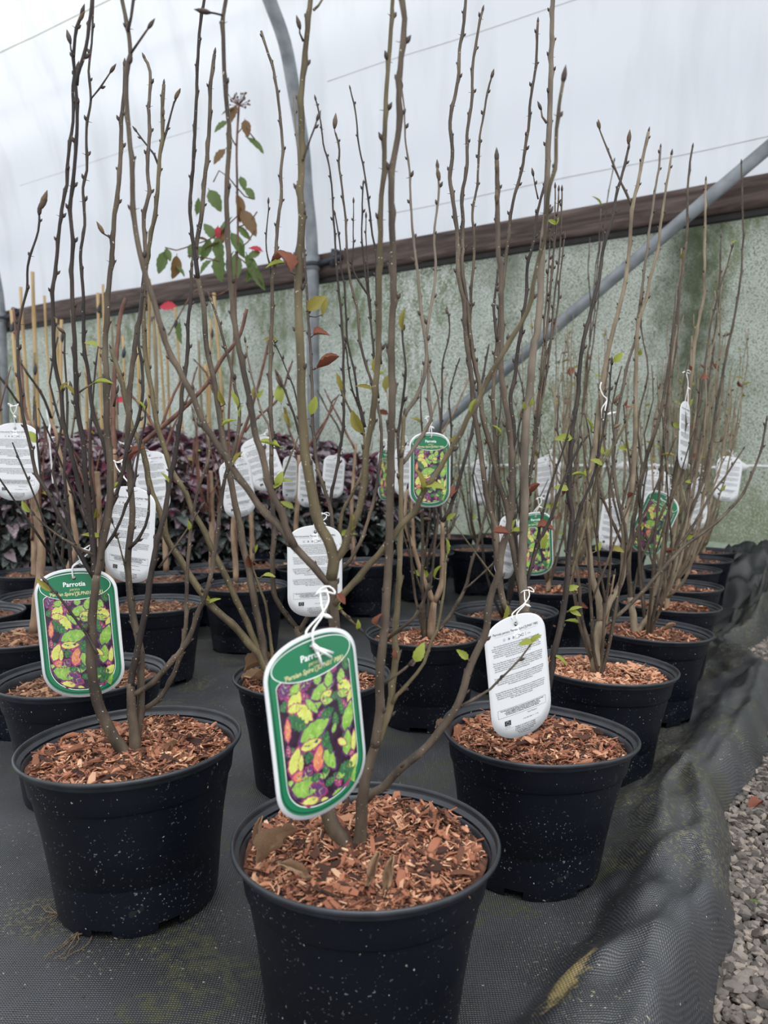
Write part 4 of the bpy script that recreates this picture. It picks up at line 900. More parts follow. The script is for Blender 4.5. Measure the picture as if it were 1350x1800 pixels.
# roots creeping out of the front left pot
pl = PL['L']; mb = MB(); r = random.Random(9)
for k in range(9):
    a = math.radians(r.choice([-118, -112, -106, -150, -146])); x0 = pl['O'] + Vector((math.cos(a)*.104, math.sin(a)*.104, .004)); h = Vector((math.cos(a + r.uniform(-.8, .8)), math.sin(a + r.uniform(-.8, .8)), 0)); p = [x0]
    for i in range(6):
        h = (h + Vector((r.uniform(-.6, .6), r.uniform(-.6, .6), 0))).normalized(); q = p[-1] + h*.010; q.z = ground(q.x, q.y) + .003 + .003*r.random(); p.append(q)
    mb.tube(p, [.0011 - .00013*i for i in range(7)], n=5)
mb.build('root', M['root'], pl['e'], pl['O'])

# ------------------------------------------------------------------ plant tags
TW, TH = .108, .172
def cap_shape(a, ht, hb, top, bot, n=28, e=2.3):
    """closed convex outline in the tag plane (x, z): flat sides, rounded top and bottom"""
    o = []
    for i in range(n+1):
        th = math.pi*i/n; c, s_ = math.cos(th), math.sin(th)
        o.append((a*abs(c)**(2/e)*(1 if c >= 0 else -1), top - ht + ht*abs(s_)**(2/e)))
    for i in range(n+1):
        th = math.pi + math.pi*i/n; c, s_ = math.cos(th), math.sin(th)
        o.append((a*abs(c)**(2/e)*(1 if c >= 0 else -1), bot + hb - hb*abs(s_)**(2/e)))
    out = []
    for (x0, z0), (x1, z1) in zip(o, o[1:] + o[:1]):
        k = max(1, int(math.hypot(x1-x0, z1-z0)/.005 + .5))
        if math.hypot(x1-x0, z1-z0) < 1e-7: continue
        out += [(x0 + (x1-x0)*i/k, z0 + (z1-z0)*i/k) for i in range(k)]
    return out
def ell(cx, cz, rx, rz, n=56): return [(cx + rx*math.cos(2*math.pi*i/n), cz + rz*math.sin(2*math.pi*i/n)) for i in range(n)]
HOLE = (0, .0735, .0031)
KB = 1.0; ZB = .12
def bend(x, y, z): return Vector((x, y + KB*x*x + ZB*z*z, z))
def holed(mb, out, y, m=0):
    hx, hz, hr = HOLE; n = len(out); b = len(mb.v)
    rings = 9
    for j in range(rings+1):
        q = j/rings
        for (x, z) in out:
            an = math.atan2(z-hz, x-hx); ix, iz = hx + hr*math.cos(an), hz + hr*math.sin(an)
            mb.v.append(bend(ix + (x-ix)*q, y, iz + (z-iz)*q))
    for j in range(rings):
        for i in range(n):
            i2 = (i+1) % n; mb.f.append((b+j*n+i, b+(j+1)*n+i, b+(j+1)*n+i2, b+j*n+i2)); mb.m.append(m)
    return b
def solid_fill(mb, out, y, m=0):
    n = len(out); cx = sum(p[0] for p in out)/n; cz = sum(p[1] for p in out)/n; b = len(mb.v); rings = 9
    mb.v.append(bend(cx, y, cz))
    for j in range(1, rings+1):
        for (x, z) in out: mb.v.append(bend(cx + (x-cx)*j/rings, y, cz + (z-cz)*j/rings))
    for i in range(n): mb.f.append((b, b+1+i, b+1+(i+1) % n)); mb.m.append(m)
    for j in range(rings-1):
        for i in range(n):
            i2 = (i+1) % n; mb.f.append((b+1+j*n+i, b+1+(j+1)*n+i, b+1+(j+1)*n+i2, b+1+j*n+i2)); mb.m.append(m)
def ring(mb, out, w_, y, m=0):
    n = len(out); b = len(mb.v); cx = sum(p[0] for p in out)/n; cz = sum(p[1] for p in out)/n
    for (x, z) in out:
        d = math.hypot(x-cx, z-cz); k = 1 - w_/d; mb.v += [bend(x, y, z), bend(cx + (x-cx)*k, y, cz + (z-cz)*k)]
    for i in range(n):
        a, c = b+2*i, b+2*((i+1) % n); mb.f.append((a, c, c+1, a+1)); mb.m.append(m)
TXT = {}
def text_mesh(body, size, mname, align='CENTER', shear=0, bold=0, sx=1.0, spacing=1.0):
    key = (body, size, mname, align, shear, bold, sx)
    if key in TXT: return TXT[key]
    cu = bpy.data.curves.new('lettering', 'FONT'); cu.body = body; cu.size = size; cu.align_x = align; cu.shear = shear; cu.offset = bold; cu.resolution_u = 2; cu.space_line = spacing
    o = bpy.data.objects.new('lettering', cu); COL.objects.link(o); bpy.context.view_layer.update()
    me = bpy.data.meshes.new_from_object(o.evaluated_get(bpy.context.evaluated_depsgraph_get())); bpy.data.objects.remove(o); bpy.data.curves.remove(cu)
    out = ([(v.co.x*sx, v.co.y) for v in me.vertices], [tuple(p.vertices) for p in me.polygons]); bpy.data.meshes.remove(me)
    TXT[key] = out; return out
def fit(t, wd):
    x0 = min(v[0] for v in t[0]); x1 = max(v[0] for v in t[0]); k = wd/(x1-x0); c = (x0+x1)/2
    return [((v[0]-c)*k, v[1]) for v in t[0]], t[1]
def put_text(mb, t, x, z, y, m=0):
    vs, fs = t; b = len(mb.v); mb.v += [bend(x+a, y, z+c) for a, c in vs]; mb.f += [tuple(b+i for i in f) for f in fs]; mb.m += [m]*len(fs)
OUT = cap_shape(TW/2, .034, .040, TH/2, -TH/2)
def card_mesh():
    mb = MB(); n = len(OUT); a = holed(mb, OUT, -.0003); b = len(mb.v)
    c = holed(mb, OUT, .0003); mb.f = mb.f[:len(mb.f)//2] + [tuple(reversed(f)) for f in mb.f[len(mb.f)//2:]]
    R = 9
    for i in range(n):
        i2 = (i+1) % n; mb.f.append((a+R*n+i, c+R*n+i, c+R*n+i2, a+R*n+i2)); mb.m.append(0)
        mb.f.append((a+i, a+i2, c+i2, c+i)); mb.m.append(0)
    return mb.mesh('card', M['card'])
def tl(u, v): # photo-of-leaves coordinates (as seen on the left tag) to tag plane
    return ((u - 607 - (v-928)*.055)/1040*TW, -(v-928)/1630*TH)
PLV = [(350, 640, 170, 130, 60, 2), (345, 700, 130, 75, 0, 2), (445, 790, 210, 120, -60, 2), (520, 740, 170, 60, -55, 1), (650, 640, 240, 120, 15, 1), (690, 705, 120, 85, 20, 2), (700, 755, 110, 60, -10, 1),
       (730, 565, 130, 90, 70, 1), (600, 525, 90, 80, 90, 1), (370, 535, 200, 70, 10, 1), (470, 530, 120, 80, 20, 4), (880, 590, 120, 90, 80, 1), (920, 700, 160, 120, -30, 2), (900, 755, 140, 70, -20, 1), (980, 810, 120, 65, 70, 2),
       (370, 850, 150, 90, -40, 3), (690, 860, 120, 75, 10, 3), (540, 960, 300, 160, 15, 1), (490, 1070, 200, 85, 0, 2), (940, 980, 240, 130, 65, 1), (650, 1100, 130, 75, 70, 3), (565, 1220, 200, 115, 75, 6), (310, 1150, 200, 110, 65, 2),
       (370, 1190, 130, 50, 80, 2), (690, 1280, 200, 110, -65, 1), (910, 1210, 200, 115, 80, 1), (850, 1185, 110, 60, -40, 2), (995, 1230, 170, 60, 80, 2), (350, 1300, 130, 80, -10, 6), (430, 1300, 120, 90, 40, 4), (420, 1420, 280, 180, -15, 1),
       (530, 1500, 190, 120, -30, 4), (440, 1575, 170, 100, 0, 2), (990, 1410, 140, 95, 30, 2), (880, 1430, 130, 90, 0, 3), (940, 1530, 150, 110, 20, 3), (760, 1630, 130, 80, 20, 1), (610, 1620, 80, 45, -20, 2), (255, 860, 170, 60, 85, 6),
       (250, 510, 130, 100, 60, 4), (960, 490, 90, 100, 0, 3), (800, 480, 90, 70, 45, 5), (780, 950, 100, 60, 90, 3), (760, 1020, 80, 50, 60, 1), (860, 870, 110, 50, 100, 3), (520, 1380, 80, 60, 0, 3), (680, 1480, 90, 60, 10, 3), (700, 1190, 80, 40, 100, 3), (960, 1330, 70, 50, 0, 5), (250, 1040, 90, 50, 90, 5)]
rq = random.Random(31)
PLV = [(rq.uniform(250, 1000), rq.uniform(520, 1640), rq.uniform(80, 150), rq.uniform(50, 80), rq.uniform(0, 180), rq.choice([3, 3, 3, 5, 1])) for _ in range(46)] + PLV
def photo_parts():
    inner = cap_shape(TW/2 - .0112, .009, .034, .0555, -TH/2 + .0103)
    bg = MB(); solid_fill(bg, inner, -.00045)
    lf = MB(); y = -.00050
    def blade(cx, cz, L_, w_, an, m, yy, jag=.12):
        ca, sa = math.cos(an), math.sin(an); n = 9; pts = []
        for sgn in (1, -1):
            rng = range(n+1) if sgn == 1 else range(n-1, 0, -1)
            for i in rng:
                q = i/n; hw = w_/2*math.sin(math.pi*q**.85)**.75*(1 - jag*(i % 2)); pts.append(((q-.5)*L_, sgn*hw))
        P_ = []
        for a, c in pts:
            x, z = cx + a*ca - c*sa, cz + a*sa + c*ca
            x = max(-TW/2+.0125, min(TW/2-.0125, x)); zl = -TH/2 + .0125 + .034*(1 - math.sqrt(max(0, 1 - (abs(x)/(TW/2-.0110))**2.3)))
            P_.append((x, max(zl, min(.052, z))))
        b = len(lf.v); lf.v += [bend(x, yy, z) for x, z in P_] + [bend(max(-TW/2+.0125, min(TW/2-.0125, cx)), yy, max(min(cz, .052), -TH/2+.013))]
        k = len(P_)
        for i in range(k): lf.f.append((b+k, b+i, b+(i+1) % k)); lf.m.append(m)
    for i, (u, v, L_, w_, an, ty) in enumerate(PLV):
        cx, cz = tl(u, v); L_, w_ = L_/1040*TW*1.22, w_/1630*TH*1.22; an = math.radians(an); yo = y - .0000022*i
        edge = {1: 4, 2: 3, 3: 2, 4: 3, 5: 4, 6: 3}[ty]; core = {1: 0, 2: 1, 3: 2, 4: 4, 5: 3, 6: 5}[ty]
        blade(cx, cz, L_*1.16, w_*1.22, an, edge, yo, .3); blade(cx, cz, L_*.95, w_*.88, an, core, yo - .0000008, .12)
        ca, sa = math.cos(an), math.sin(an)
        for (p, q) in [((-.46, 0), (.44, 0)), ((-.2, 0), (.02, .3)), ((-.2, 0), (.02, -.3)), ((.08, 0), (.26, .25)), ((.08, 0), (.26, -.25))]:
            a = (p[0]*L_, p[1]*w_); c = (q[0]*L_, q[1]*w_); dx, dz = c[0]-a[0], c[1]-a[1]; d = math.hypot(dx, dz); nx, nz = -dz/d*.00022, dx/d*.00022
            quad = [(a[0]+nx, a[1]+nz), (a[0]-nx, a[1]-nz), (c[0]-nx*.3, c[1]-nz*.3), (c[0]+nx*.3, c[1]+nz*.3)]
            W_ = [(cx + s*ca - t*sa, cz + s*sa + t*ca) for s, t in quad]
            if all(abs(x) < TW/2-.0126 and -TH/2+.016 < z < .052 for x, z in W_):
                b = len(lf.v); lf.v += [bend(x, yo - .0000015, z) for x, z in W_]; lf.f.append((b, b+1, b+2, b+3)); lf.m.append(6 if ty != 3 else 0)
    return bg.mesh('photo_print', M['photo']), lf.mesh('printed_leaves', [M['g1'], M['g2'], M['g3'], M['g4'], M['g5'], M['g6'], M['g7']], smoothed=False)
CARD = card_mesh(); PBG, PLF = photo_parts()
def front_prints():
    g = MB(); holed(g, cap_shape(TW/2 - .0036, .031, .037, TH/2 - .0036, -TH/2 + .0036), -.00038, 0)
    d = MB(); ring(d, cap_shape(TW/2 - .0052, .028, .035, TH/2 - .0050, -TH/2 + .0055), .0011, -.00041)
    wl = MB(); ring(wl, cap_shape(TW/2 - .0108, .010, .035, .0560, -TH/2 + .0098), .0008, -.00047)
    h = MB(); holed(h, ell(0, .0622, .0457, .0172), -.00080, 0)
    hw = MB(); ring(hw, ell(0, .0622, .0465, .0180), .0010, -.00084)
    t = MB(); put_text(t, fit(text_mesh('Parrotia', .0086, 'w', bold=.00018), .0290), 0, .0625, -.00094, 0)
    put_text(t, fit(text_mesh('persica', .0052, 'c', shear=.15), .0130), 0, .0570, -.00094, 1)
    put_text(t, fit(text_mesh("'Persian Spire'('JLPN01' PBR)", .0064, 'c', shear=.2, bold=.00012), .0690), .001, .0508, -.00094, 1)
    return [('green_border', g.mesh('green_border', M['green'])), ('dark_line', d.mesh('dark_line', M['greend'])), ('photo_print', PBG), ('printed_leaves', PLF), ('white_line', wl.mesh('white_line', M['pwhite'])),
            ('header', h.mesh('header', M['green'])), ('header_line', hw.mesh('header_line', M['pwhite'])), ('lettering', t.mesh('lettering', [M['pwhite'], M['cream']], smoothed=False))]
PARA = ["The new Parrotia Persian Spire has nice deciduous foliage and is great for the\nborder. In full growth Parrotia the Persian Spire has green leaves edged with purple\nthat turn gold, red and purple. Grows upright and narrow in a column. Plant in any\nPersian Spire is a hardy plant to -20 C that gives colour in autumn. Can be\nplanted alone or in groups. Parrotia Persian Spire likes a sunny position to show\nall of its colour. Prune the Persian Spire in late winter if needed. The new Spire\nwill do its best in a moist well drained soil.",
        "The neue Parrotia Persian Spire zeichnet sich durch schlanken Wuchs aus\nund ist im Herbst ein Blickfang mit roten Blattern. Die Blatter im Sommer\nsind gesaumt. Persian Spire ist gut fur kleine Garten und Kubel geeignet\nund sehr winterhart bis -20 C. Ein sonniger Platz bringt die beste Farbe\nund schone Form. Wenig Schnitt ist erforderlich im spaten Winter und\nder Boden soll durchlassig sein.",
        "De new Parrotia Persian Spire is characterised by its narrow upright growth and fine\nleaves which in autumn turn to a warm purple. In the summer the leaf is green with\nedges of red and is a attraction. The Spire is a hardy plant that is easy to grow in\nthe garden and does well in a pot. Parrotia Persian Spire is a good choice for\nthe small garden and is a beautiful solitary.",
        "La nouvelle Parrotia Persian Spire se caracterise par sa croissance droite et son\nfeuillage. Au printemps les feuilles sont vertes au bord pourpre et en automne\nelles tournent au rouge. Persian Spire convient aux petits jardins et aux pots.\nResistante au froid jusqu a -20 C. Elle demande une place au soleil et un sol\nfrais. Taille legere en hiver si besoin."]
def back_prints(light=False):
    t = MB(); y = -.00040; k = text_mesh
    put_text(t, fit(k("Parrotia persica 'Persian Spire'('JLPN01' PBR)", .0050, 'k', bold=.00006), .080), 0, .0645, y, 1)
    def rule(z, x0, x1, h=.0002): b = len(t.v); t.v += [bend(x0 + (x1-x0)*i/8, y, z+s) for i in range(9) for s in (0, h)]; t.f += [(b+2*i, b+2*i+2, b+2*i+3, b+2*i+1) for i in range(8)]; t.m += [0]*8
    rule(.0622, -.038, .038); SZ = .0072
    # care symbols: sun, half sun, flower in square, secateurs, height
    def star(x, z, r_, filled, half=False):
        ring(t, ell(x, z, r_*.6, r_*.6, 16), r_*.16, y, 1)
        for i in range(8):
            a = i*math.pi/4; ca, sa = math.cos(a), math.sin(a); w_ = .0001
            b = len(t.v); t.v += [bend(x+ca*r_*.75-sa*w_, y, z+sa*r_*.75+ca*w_), bend(x+ca*r_*.75+sa*w_, y, z+sa*r_*.75-ca*w_), bend(x+ca*r_+sa*w_, y, z+sa*r_-ca*w_), bend(x+ca*r_-sa*w_, y, z+sa*r_+ca*w_)]; t.f.append((b, b+1, b+2, b+3)); t.m.append(1)
        if half: solid_fill(t, [(x + r_*.55*math.cos(a*math.pi/8 - math.pi/2), z + r_*.55*math.sin(a*math.pi/8 - math.pi/2)) for a in range(9)], y, 1)
    star(-.0225, .0562, .0026, False); star(-.0145, .0562, .0026, False, True)
    for px_ in (-.0065,):
        ring(t, cap_shape(.0028, .001, .001, .0592, .0534, 6), .0004, y, 1)
        for i in range(5): a = i*1.2566; solid_fill(t, ell(px_ + .0013*math.cos(a), .0562 + .0013*math.sin(a), .0007, .0007, 8), y, 1)
    def line(x0, z0, x1, z1, w_=.00035):
        d = math.hypot(x1-x0, z1-z0); nx, nz = -(z1-z0)/d*w_, (x1-x0)/d*w_; b = len(t.v); n = max(1, int(d/.007))
        for i in range(n+1):
            xx, zz = x0 + (x1-x0)*i/n, z0 + (z1-z0)*i/n; t.v += [bend(xx+nx, y, zz+nz), bend(xx-nx, y, zz-nz)]
        for i in range(n): t.f.append((b+2*i, b+2*i+1, b+2*i+3, b+2*i+2)); t.m.append(1)
    line(.003, .0540, .0095, .0582); line(.003, .0582, .0095, .0548); line(.0095, .0582, .012, .0576); line(.0095, .0548, .012, .0556); line(.0155, .054, .0155, .059, .0002)
    put_text(t, k('2-3m', .0026, 'k'), .0215, .0552, y, 1)
    z = .0432
    for pz, para in zip((.0512, .0282, .0070, -.0130), PARA):
        put_text(t, fit(k(para, .0030, 'k', spacing=.94, bold=.00004), .088), 0, pz - .0022, y, 0)
    # passport box
    b = len(t.v)
    for (x0, z0, x1, z1) in [(-.043, -.0395, .043, -.0395), (-.043, -.0508, .043, -.0508), (-.043, -.0395, -.043, -.0508), (.043, -.0395, .043, -.0508)]: line(x0, z0, x1, z1, .00018)
    put_text(t, k("Parrotia persica Persian Spire is protected by plant breeders rights and must\nnot be propagated. Reproduction of Persian Spire for sale is\nforbidden without a licence. Persian Spire is een beschermd ras\nen vermeerdering is verboden. Vermehrung nicht gestattet.", .00250, 'k', bold=.00008, spacing=.85), 0, -.0420, y, 1)
    put_text(t, k('Plant Passport', .0031, 'k'), .016, -.0550, y, 1)
    b = len(t.v); t.v += [bend(-.0335 + .0105*i, y, -.0638 + .0072*j) for i in (0, 1) for j in (0, 1)]; t.f.append((b, b+2, b+3, b+1)); t.m.append(1)
    for i in range(12):
        a = i*math.pi/6; solid_fill(t, ell(-.02825 + .0023*math.cos(a), -.0602 + .0023*math.sin(a), .00035, .00035, 6), y - .0001, 2)
    put_text(t, k('A Parrotia', .0022, 'k'), -.0285, -.0664, y, 0); put_text(t, k('B NL-38016860  C -  D NL', .0026, 'k'), .013, -.0620, y, 0); rule(-.0680, -.034, .030)
    put_text(t, k("Richtlijnen voor planten en verzorging\nL'utilisation hors du jardin est interdite\nTo be used only as an ornamental plant\nNur als Zierpflanze verwenden", .0026, 'k', sx=.9, bold=.00005), .002, -.0700, y, 1)
    put_text(t, k('© MF Floramedia', .0030, 'k'), 0, -.0806, y, 1)
    return [('lettering', t.mesh('lettering', [M['ink'], M['inkd'], M['pwhite']], smoothed=False))]
FRONT = front_prints(); BACK = back_prints()
def cord(e, O, pts, r_=.0009):
    mb = MB(); mb.tube(catmull([Vector(p) for p in pts], .003), r_, n=6); return mb.build('string', M['string'], e, O)
def plant_tag(px, py, t, yaw, roll, side, label, tie=(0, -40), pitch=0, group=None, loop=True, scale=1.0):
    O = P(px, py, t); R = (Euler((0, 0, math.radians(yaw))).to_matrix() @ Euler((math.radians(pitch), 0, 0)).to_matrix() @ Euler((0, math.radians(roll), 0)).to_matrix()).to_4x4()
    e = empty('plant_tag', O); e.matrix_world = Matrix.Translation(O) @ R @ Matrix.Scale(scale, 4); e.matrix_basis = Matrix.Translation(O) @ R @ Matrix.Scale(scale, 4)
    tag(e, label, 'tag', group or ('picture side of hanging plant tags' if side == 'f' else 'text side of hanging plant tags'))
    obj('card', CARD, e)
    for nm, me in (FRONT if side == 'f' else BACK): obj(nm, me, e)
    Mi = (Matrix.Translation(O) @ R @ Matrix.Scale(scale, 4)).inverted()
    top = P(px + tie[0], py + tie[1], t + (tie[2] if len(tie) > 2 else .03)); tp = Mi @ top
    h = Vector((0, KB*0 + ZB*HOLE[1]**2, HOLE[1])); q = Vector((.004, 0, 0)); b = h + Vector((0, -.003, 0)); c = h + Vector((0, .0035, 0))
    edge = Vector((0, ZB*(TH/2)**2, TH/2))
    mb = MB(); kn = h.lerp(tp, .55) + Vector((.002, -.003, 0))
    mb.tube(catmull([tp + Vector((-.006, 0, 0)), tp.lerp(kn, .5) + Vector((-.005, -.002, 0)), kn, edge + Vector((.001, -.003, .002)), b, h, c, edge + Vector((-.002, .003, .001)), kn + Vector((-.002, 0, .001)), tp.lerp(kn, .5) + Vector((.006, 0, 0)), tp + Vector((.006, .004, 0))], .004), .0010, n=6)
    if loop:
        n = 14; rr = .011
        mb.tube([tp + Vector((rr*math.cos(a*2*math.pi/n), rr*.8*math.sin(a*2*math.pi/n), .003*math.sin(a*.9))) for a in range(n+1)], .0010, n=6)
    mb.spindle(kn, Vector((.8, -.5, -.5)), .010, .0022, n=6)
    mb.build('string', M['string'], e)
    return e, Mi
e, Mi = plant_tag(563, 1272    , .700, 45, -7.0, 'f', 'nearest green picture tag, turned sideways, hanging over the front centre pot', (8, -232, .07))
kb = MB(); hp = Vector((0, .0, HOLE[1]))
for dv in [Vector((.016, -.006, -.014)), Vector((.019, -.005, -.011)), Vector((.004, -.006, -.018))]: kb.tube([hp + Vector((0, -.003, 0)), hp + dv*.5 + Vector((0, -.003, 0)), hp + dv], [.0016, .0014, .0012], n=6)
kb.tube([hp + Vector((-.001, -.002, .004)), hp + Vector((0, -.006, 0)), hp + Vector((.003, -.004, -.006))], [.0012, .0026, .0014], n=6); o = kb.build('knot', M['string'], e); 
plant_tag(139, 1113, 1.062, 2, -4.0, 'f', 'green picture tag hanging in front of the front left shrub\'s trunk', (10, -150, -.01), scale=1.05)
plant_tag(915, 1188, 1.055, 31, -7, 'b', 'white text tag hanging in front of the front right shrub\'s trunk', (12, -150, .16))
plant_tag(555, 1004, 1.435, 24, 0, 'b', 'white text tag at centre, behind the front shrub\'s trunk', (15, -100, .05))
plant_tag(27, 812, 1.700, -6, 1, 'b', 'white text tag cut off by the left edge', (-4, -100, -.02))
plant_tag(226, 940, 1.365, -22, 4, 'b', 'large white text tag behind the front left shrub, right of its picture tag', (-20, -130, .06))
plant_tag(266, 848, 2.12, -18, -4, 'b', 'white text tag above and behind the large one, left of centre', (-50, -70, 0))
plant_tag(419, 858, 2.25, 42, -8, 'b', 'narrow white text tag left of centre in front of purple leaves', (10, -60, 0))
plant_tag(463, 815, 2.40, 25, -20, 'b', 'white text tag tilted to one side, beside the narrow tag left of centre', (10, -60, 0))
plant_tag(587, 838, 3.1, 40, 6, 'b', 'small white text tag in front of purple leaves, just left of centre', (15, -50, 0))
plant_tag(757, 826, 1.76, 26, 0, 'f', 'small green picture tag right of centre, high before the green netting', (-4, -92, .0))
plant_tag(713, 828, 2.6, 48, 0, 'b', 'white text tag half behind the small green picture tag', (0, -60, 0)); plant_tag(678, 834, 2.55, 66, 0, 'f', 'green picture tag seen almost edge on, centre', (0, -60, 0))
plant_tag(943, 956, 2.06, 22, -3, 'f', 'green picture tag right of the front right shrub\'s trunk', (6, -80, 0)); plant_tag(893, 962, 2.1, 50, 14, 'b', 'white text tag showing left of the front right shrub\'s trunk', (0, -60, 0))
plant_tag(1150, 920, 2.02, 14, 27, 'f', 'green picture tag tilted strongly among the right-hand row', (30, -80, 0)); plant_tag(1152, 872, 2.5, 20, 5, 'b', 'white text tag peeping above the tilted picture tag', (0, -55, 0))
plant_tag(1205, 766, 1.93, 56, 4, 'b', 'white text tag twisted nearly edge on, high at right', (2, -112, 0)); plant_tag(1280, 842, 2.9, 10, 8, 'b', 'white text tag at far right before the netting cord', (4, -50, 0))
plant_tag(964, 842, 2.9, 15, -10, 'b', 'white text tag right of the front right shrub, level with the netting cord', (4, -50, 0)); plant_tag(846, 848, 2.8, 55, 3, 'b', 'slim white text tag left of the front right shrub, before the netting', (4, -50, 0))
plant_tag(1077, 922, 2.5, 30, 10, 'b', 'white text tag low between second and third right-hand row shrubs', (4, -60, 0)); plant_tag(1228, 888, 2.7, 35, -12, 'b', 'white text tag low behind stems near the far right', (4, -60, 0))
plant_tag(511, 842, 2.9, 68, 2, 'b', 'slim white text tag before purple leaves, left of the centre stem', (4, -50, 0)); plant_tag(541, 850, 2.8, 60, 4, 'b', 'slim white text tag just behind the front shrub\'s centre stem', (4, -50, 0))
# two loose strings
for (lb, pts, t) in [('loose knotted white string hanging on a stem at right, high', [(1057, 672), (1055, 682), (1060, 695), (1067, 703), (1058, 718), (1057, 735), (1063, 738), (1064, 728)], 1.62), ('loose white string hanging on a branch at left above purple leaves', [(82, 718), (84, 735), (88, 745), (87, 770), (90, 810), (93, 850)], 2.46)]:
    O = P(pts[0][0], pts[0][1], t); mb = MB(); mb.tube(catmull([P(x, y, t) for x, y in pts], .004), .0011*t/1.2, n=6)
    kx, ky = (pts[3] if t < 2 else pts[2]); a = P(kx, ky, t)
    mb.tube([a, P(kx - 4, ky + 20, t - .004), P(kx - 2, ky + 34, t)], .001*t/1.2, n=5); mb.spindle(P(kx, ky + 26, t), Vector((1, -.2, .3)), .02, .004, n=6)
    tag(mb.build('string', M['string'], None, O), lb, 'string').location = O

# ------------------------------------------------------------------ back left: purple shrubs, canes, leafy green and red shrub
def purple(px, t, h, rad, seed, label, low):
    r = random.Random(seed); c = P(px, 811, t); O = Vector((c.x, c.y, 0)); e = empty('purple_shrub', O); tag(e, label, 'shrub', 'purple-leaved shrubs behind the potted rows')
    mb = MB(); lathe(mb, [(.10, 0), (.125, .17), (.135, .175), (.14, .21), (.15, .215), (.15, .225), (.142, .225), (.13, .17)], O, 28, (0, 0, 0, 0), Matrix.Identity(3)); mb.build('pot', M['pot'], e, O)
    sb = MB()
    for k in range(9):
        a = r.uniform(0, 6.28); q = O + Vector((math.cos(a)*rad*.7, math.sin(a)*rad*.7, h*r.uniform(.7, .95))); sb.tube([O + Vector((0, 0, .2)), (O + q)*.5 + Vector((0, 0, .1)), q], [.006, .004, .002], n=5)
    sb.build('stems', M['bark_red'], e, O)
    fo = MB(); n = 0
    base = {k: [([v.co.copy() for v in m_.vertices], [tuple(p.vertices) for p in m_.polygons]) for m_ in LD[k]] for k in ('leaf_purple', 'leaf_plum', 'leaf_slate')}
    for i in range(640):
        u = r.random(); th = r.uniform(0, 6.28); zz = .20 + (h-.20)*u; rr = rad*math.sqrt(max(.05, 1 - (2*(u-.42))**2*.75))*r.uniform(.72, 1.05)
        p = O + Vector((math.cos(th)*rr, math.sin(th)*rr, zz)); d = Vector((math.cos(th + r.uniform(-.8, .8)), math.sin(th + r.uniform(-.8, .8)), r.uniform(-.5, .45))).normalized(); L_ = r.uniform(.05, .085)
        up = Vector((0, 0, 1)); z = (up - d*up.dot(d)).normalized(); y = z.cross(d); Mx = Matrix.Translation(p) @ Matrix((d, y, z)).transposed().to_4x4() @ Euler((r.uniform(-.7, .7), 0, 0)).to_matrix().to_4x4() @ Matrix.Scale(L_, 4)
        hh = u + r.uniform(-.2, .2); mt = ('leaf_purple' if r.random() < .32 else 'leaf_plum') if hh > low else ('leaf_slate' if r.random() < .8 else 'leaf_plum')
        k = r.choice([0, 2])
        if n < 60 and math.sin(th) < -.2: n += 1; obj('leaf', LD[mt][k], e, mw=Matrix.Translation(-O) @ Mx)
        else:
            v, f = base[mt][k]; fo.add(v, f, Mx, m={'leaf_purple': 0, 'leaf_plum': 1, 'leaf_slate': 2}[mt])
    tag(fo.build('foliage', [M['leaf_purple'], M['leaf_plum'], M['leaf_slate']], e, O), kind='stuff')
PS = [(20, 3.35, .70), (118, 3.45, .74), (215, 3.5, .72), (312, 3.55, .74), (398, 3.65, .72), (478, 3.8, .70), (556, 3.95, .70), (632, 4.15, .68), (700, 4.5, .62), (70, 4.1, .82), (180, 4.2, .82), (285, 4.3, .84), (385, 4.4, .82), (480, 4.5, .80), (560, 4.7, .76), (-60, 3.4, .72)]
PN = ['first', 'second', 'third', 'fourth', 'fifth', 'sixth', 'seventh', 'eighth', 'ninth']
for i, (x, t, h) in enumerate(PS):
    lb = ('purple-leaved shrub, %s from the left in the front purple row' % PN[i]) if i < 9 else ('purple-leaved shrub, %s from the left in the rear purple row' % PN[i-9]) if i < 15 else 'purple-leaved shrub cut off by the left edge, front purple row'
    purple(x, t, h, .20, 60+i, lb, .50)
CN = [(20, 545, 5), (36, 505, 5), (57, 478, 6), (78, 520, 4), (98, 560, 5), (60, 620, 4), (126, 545, 4), (150, 600, 5), (172, 515, 5), (181, 500, 4), (196, 560, 4), (216, 590, 4), (262, 490, 5), (268, 530, 6), (276, 560, 4), (292, 590, 4), (242, 610, 5), (308, 540, 4), (376, 515, 5), (371, 560, 4), (362, 640, 6), (384, 620, 4), (108, 562, 5), (-12, 540, 5), (349, 600, 4)]
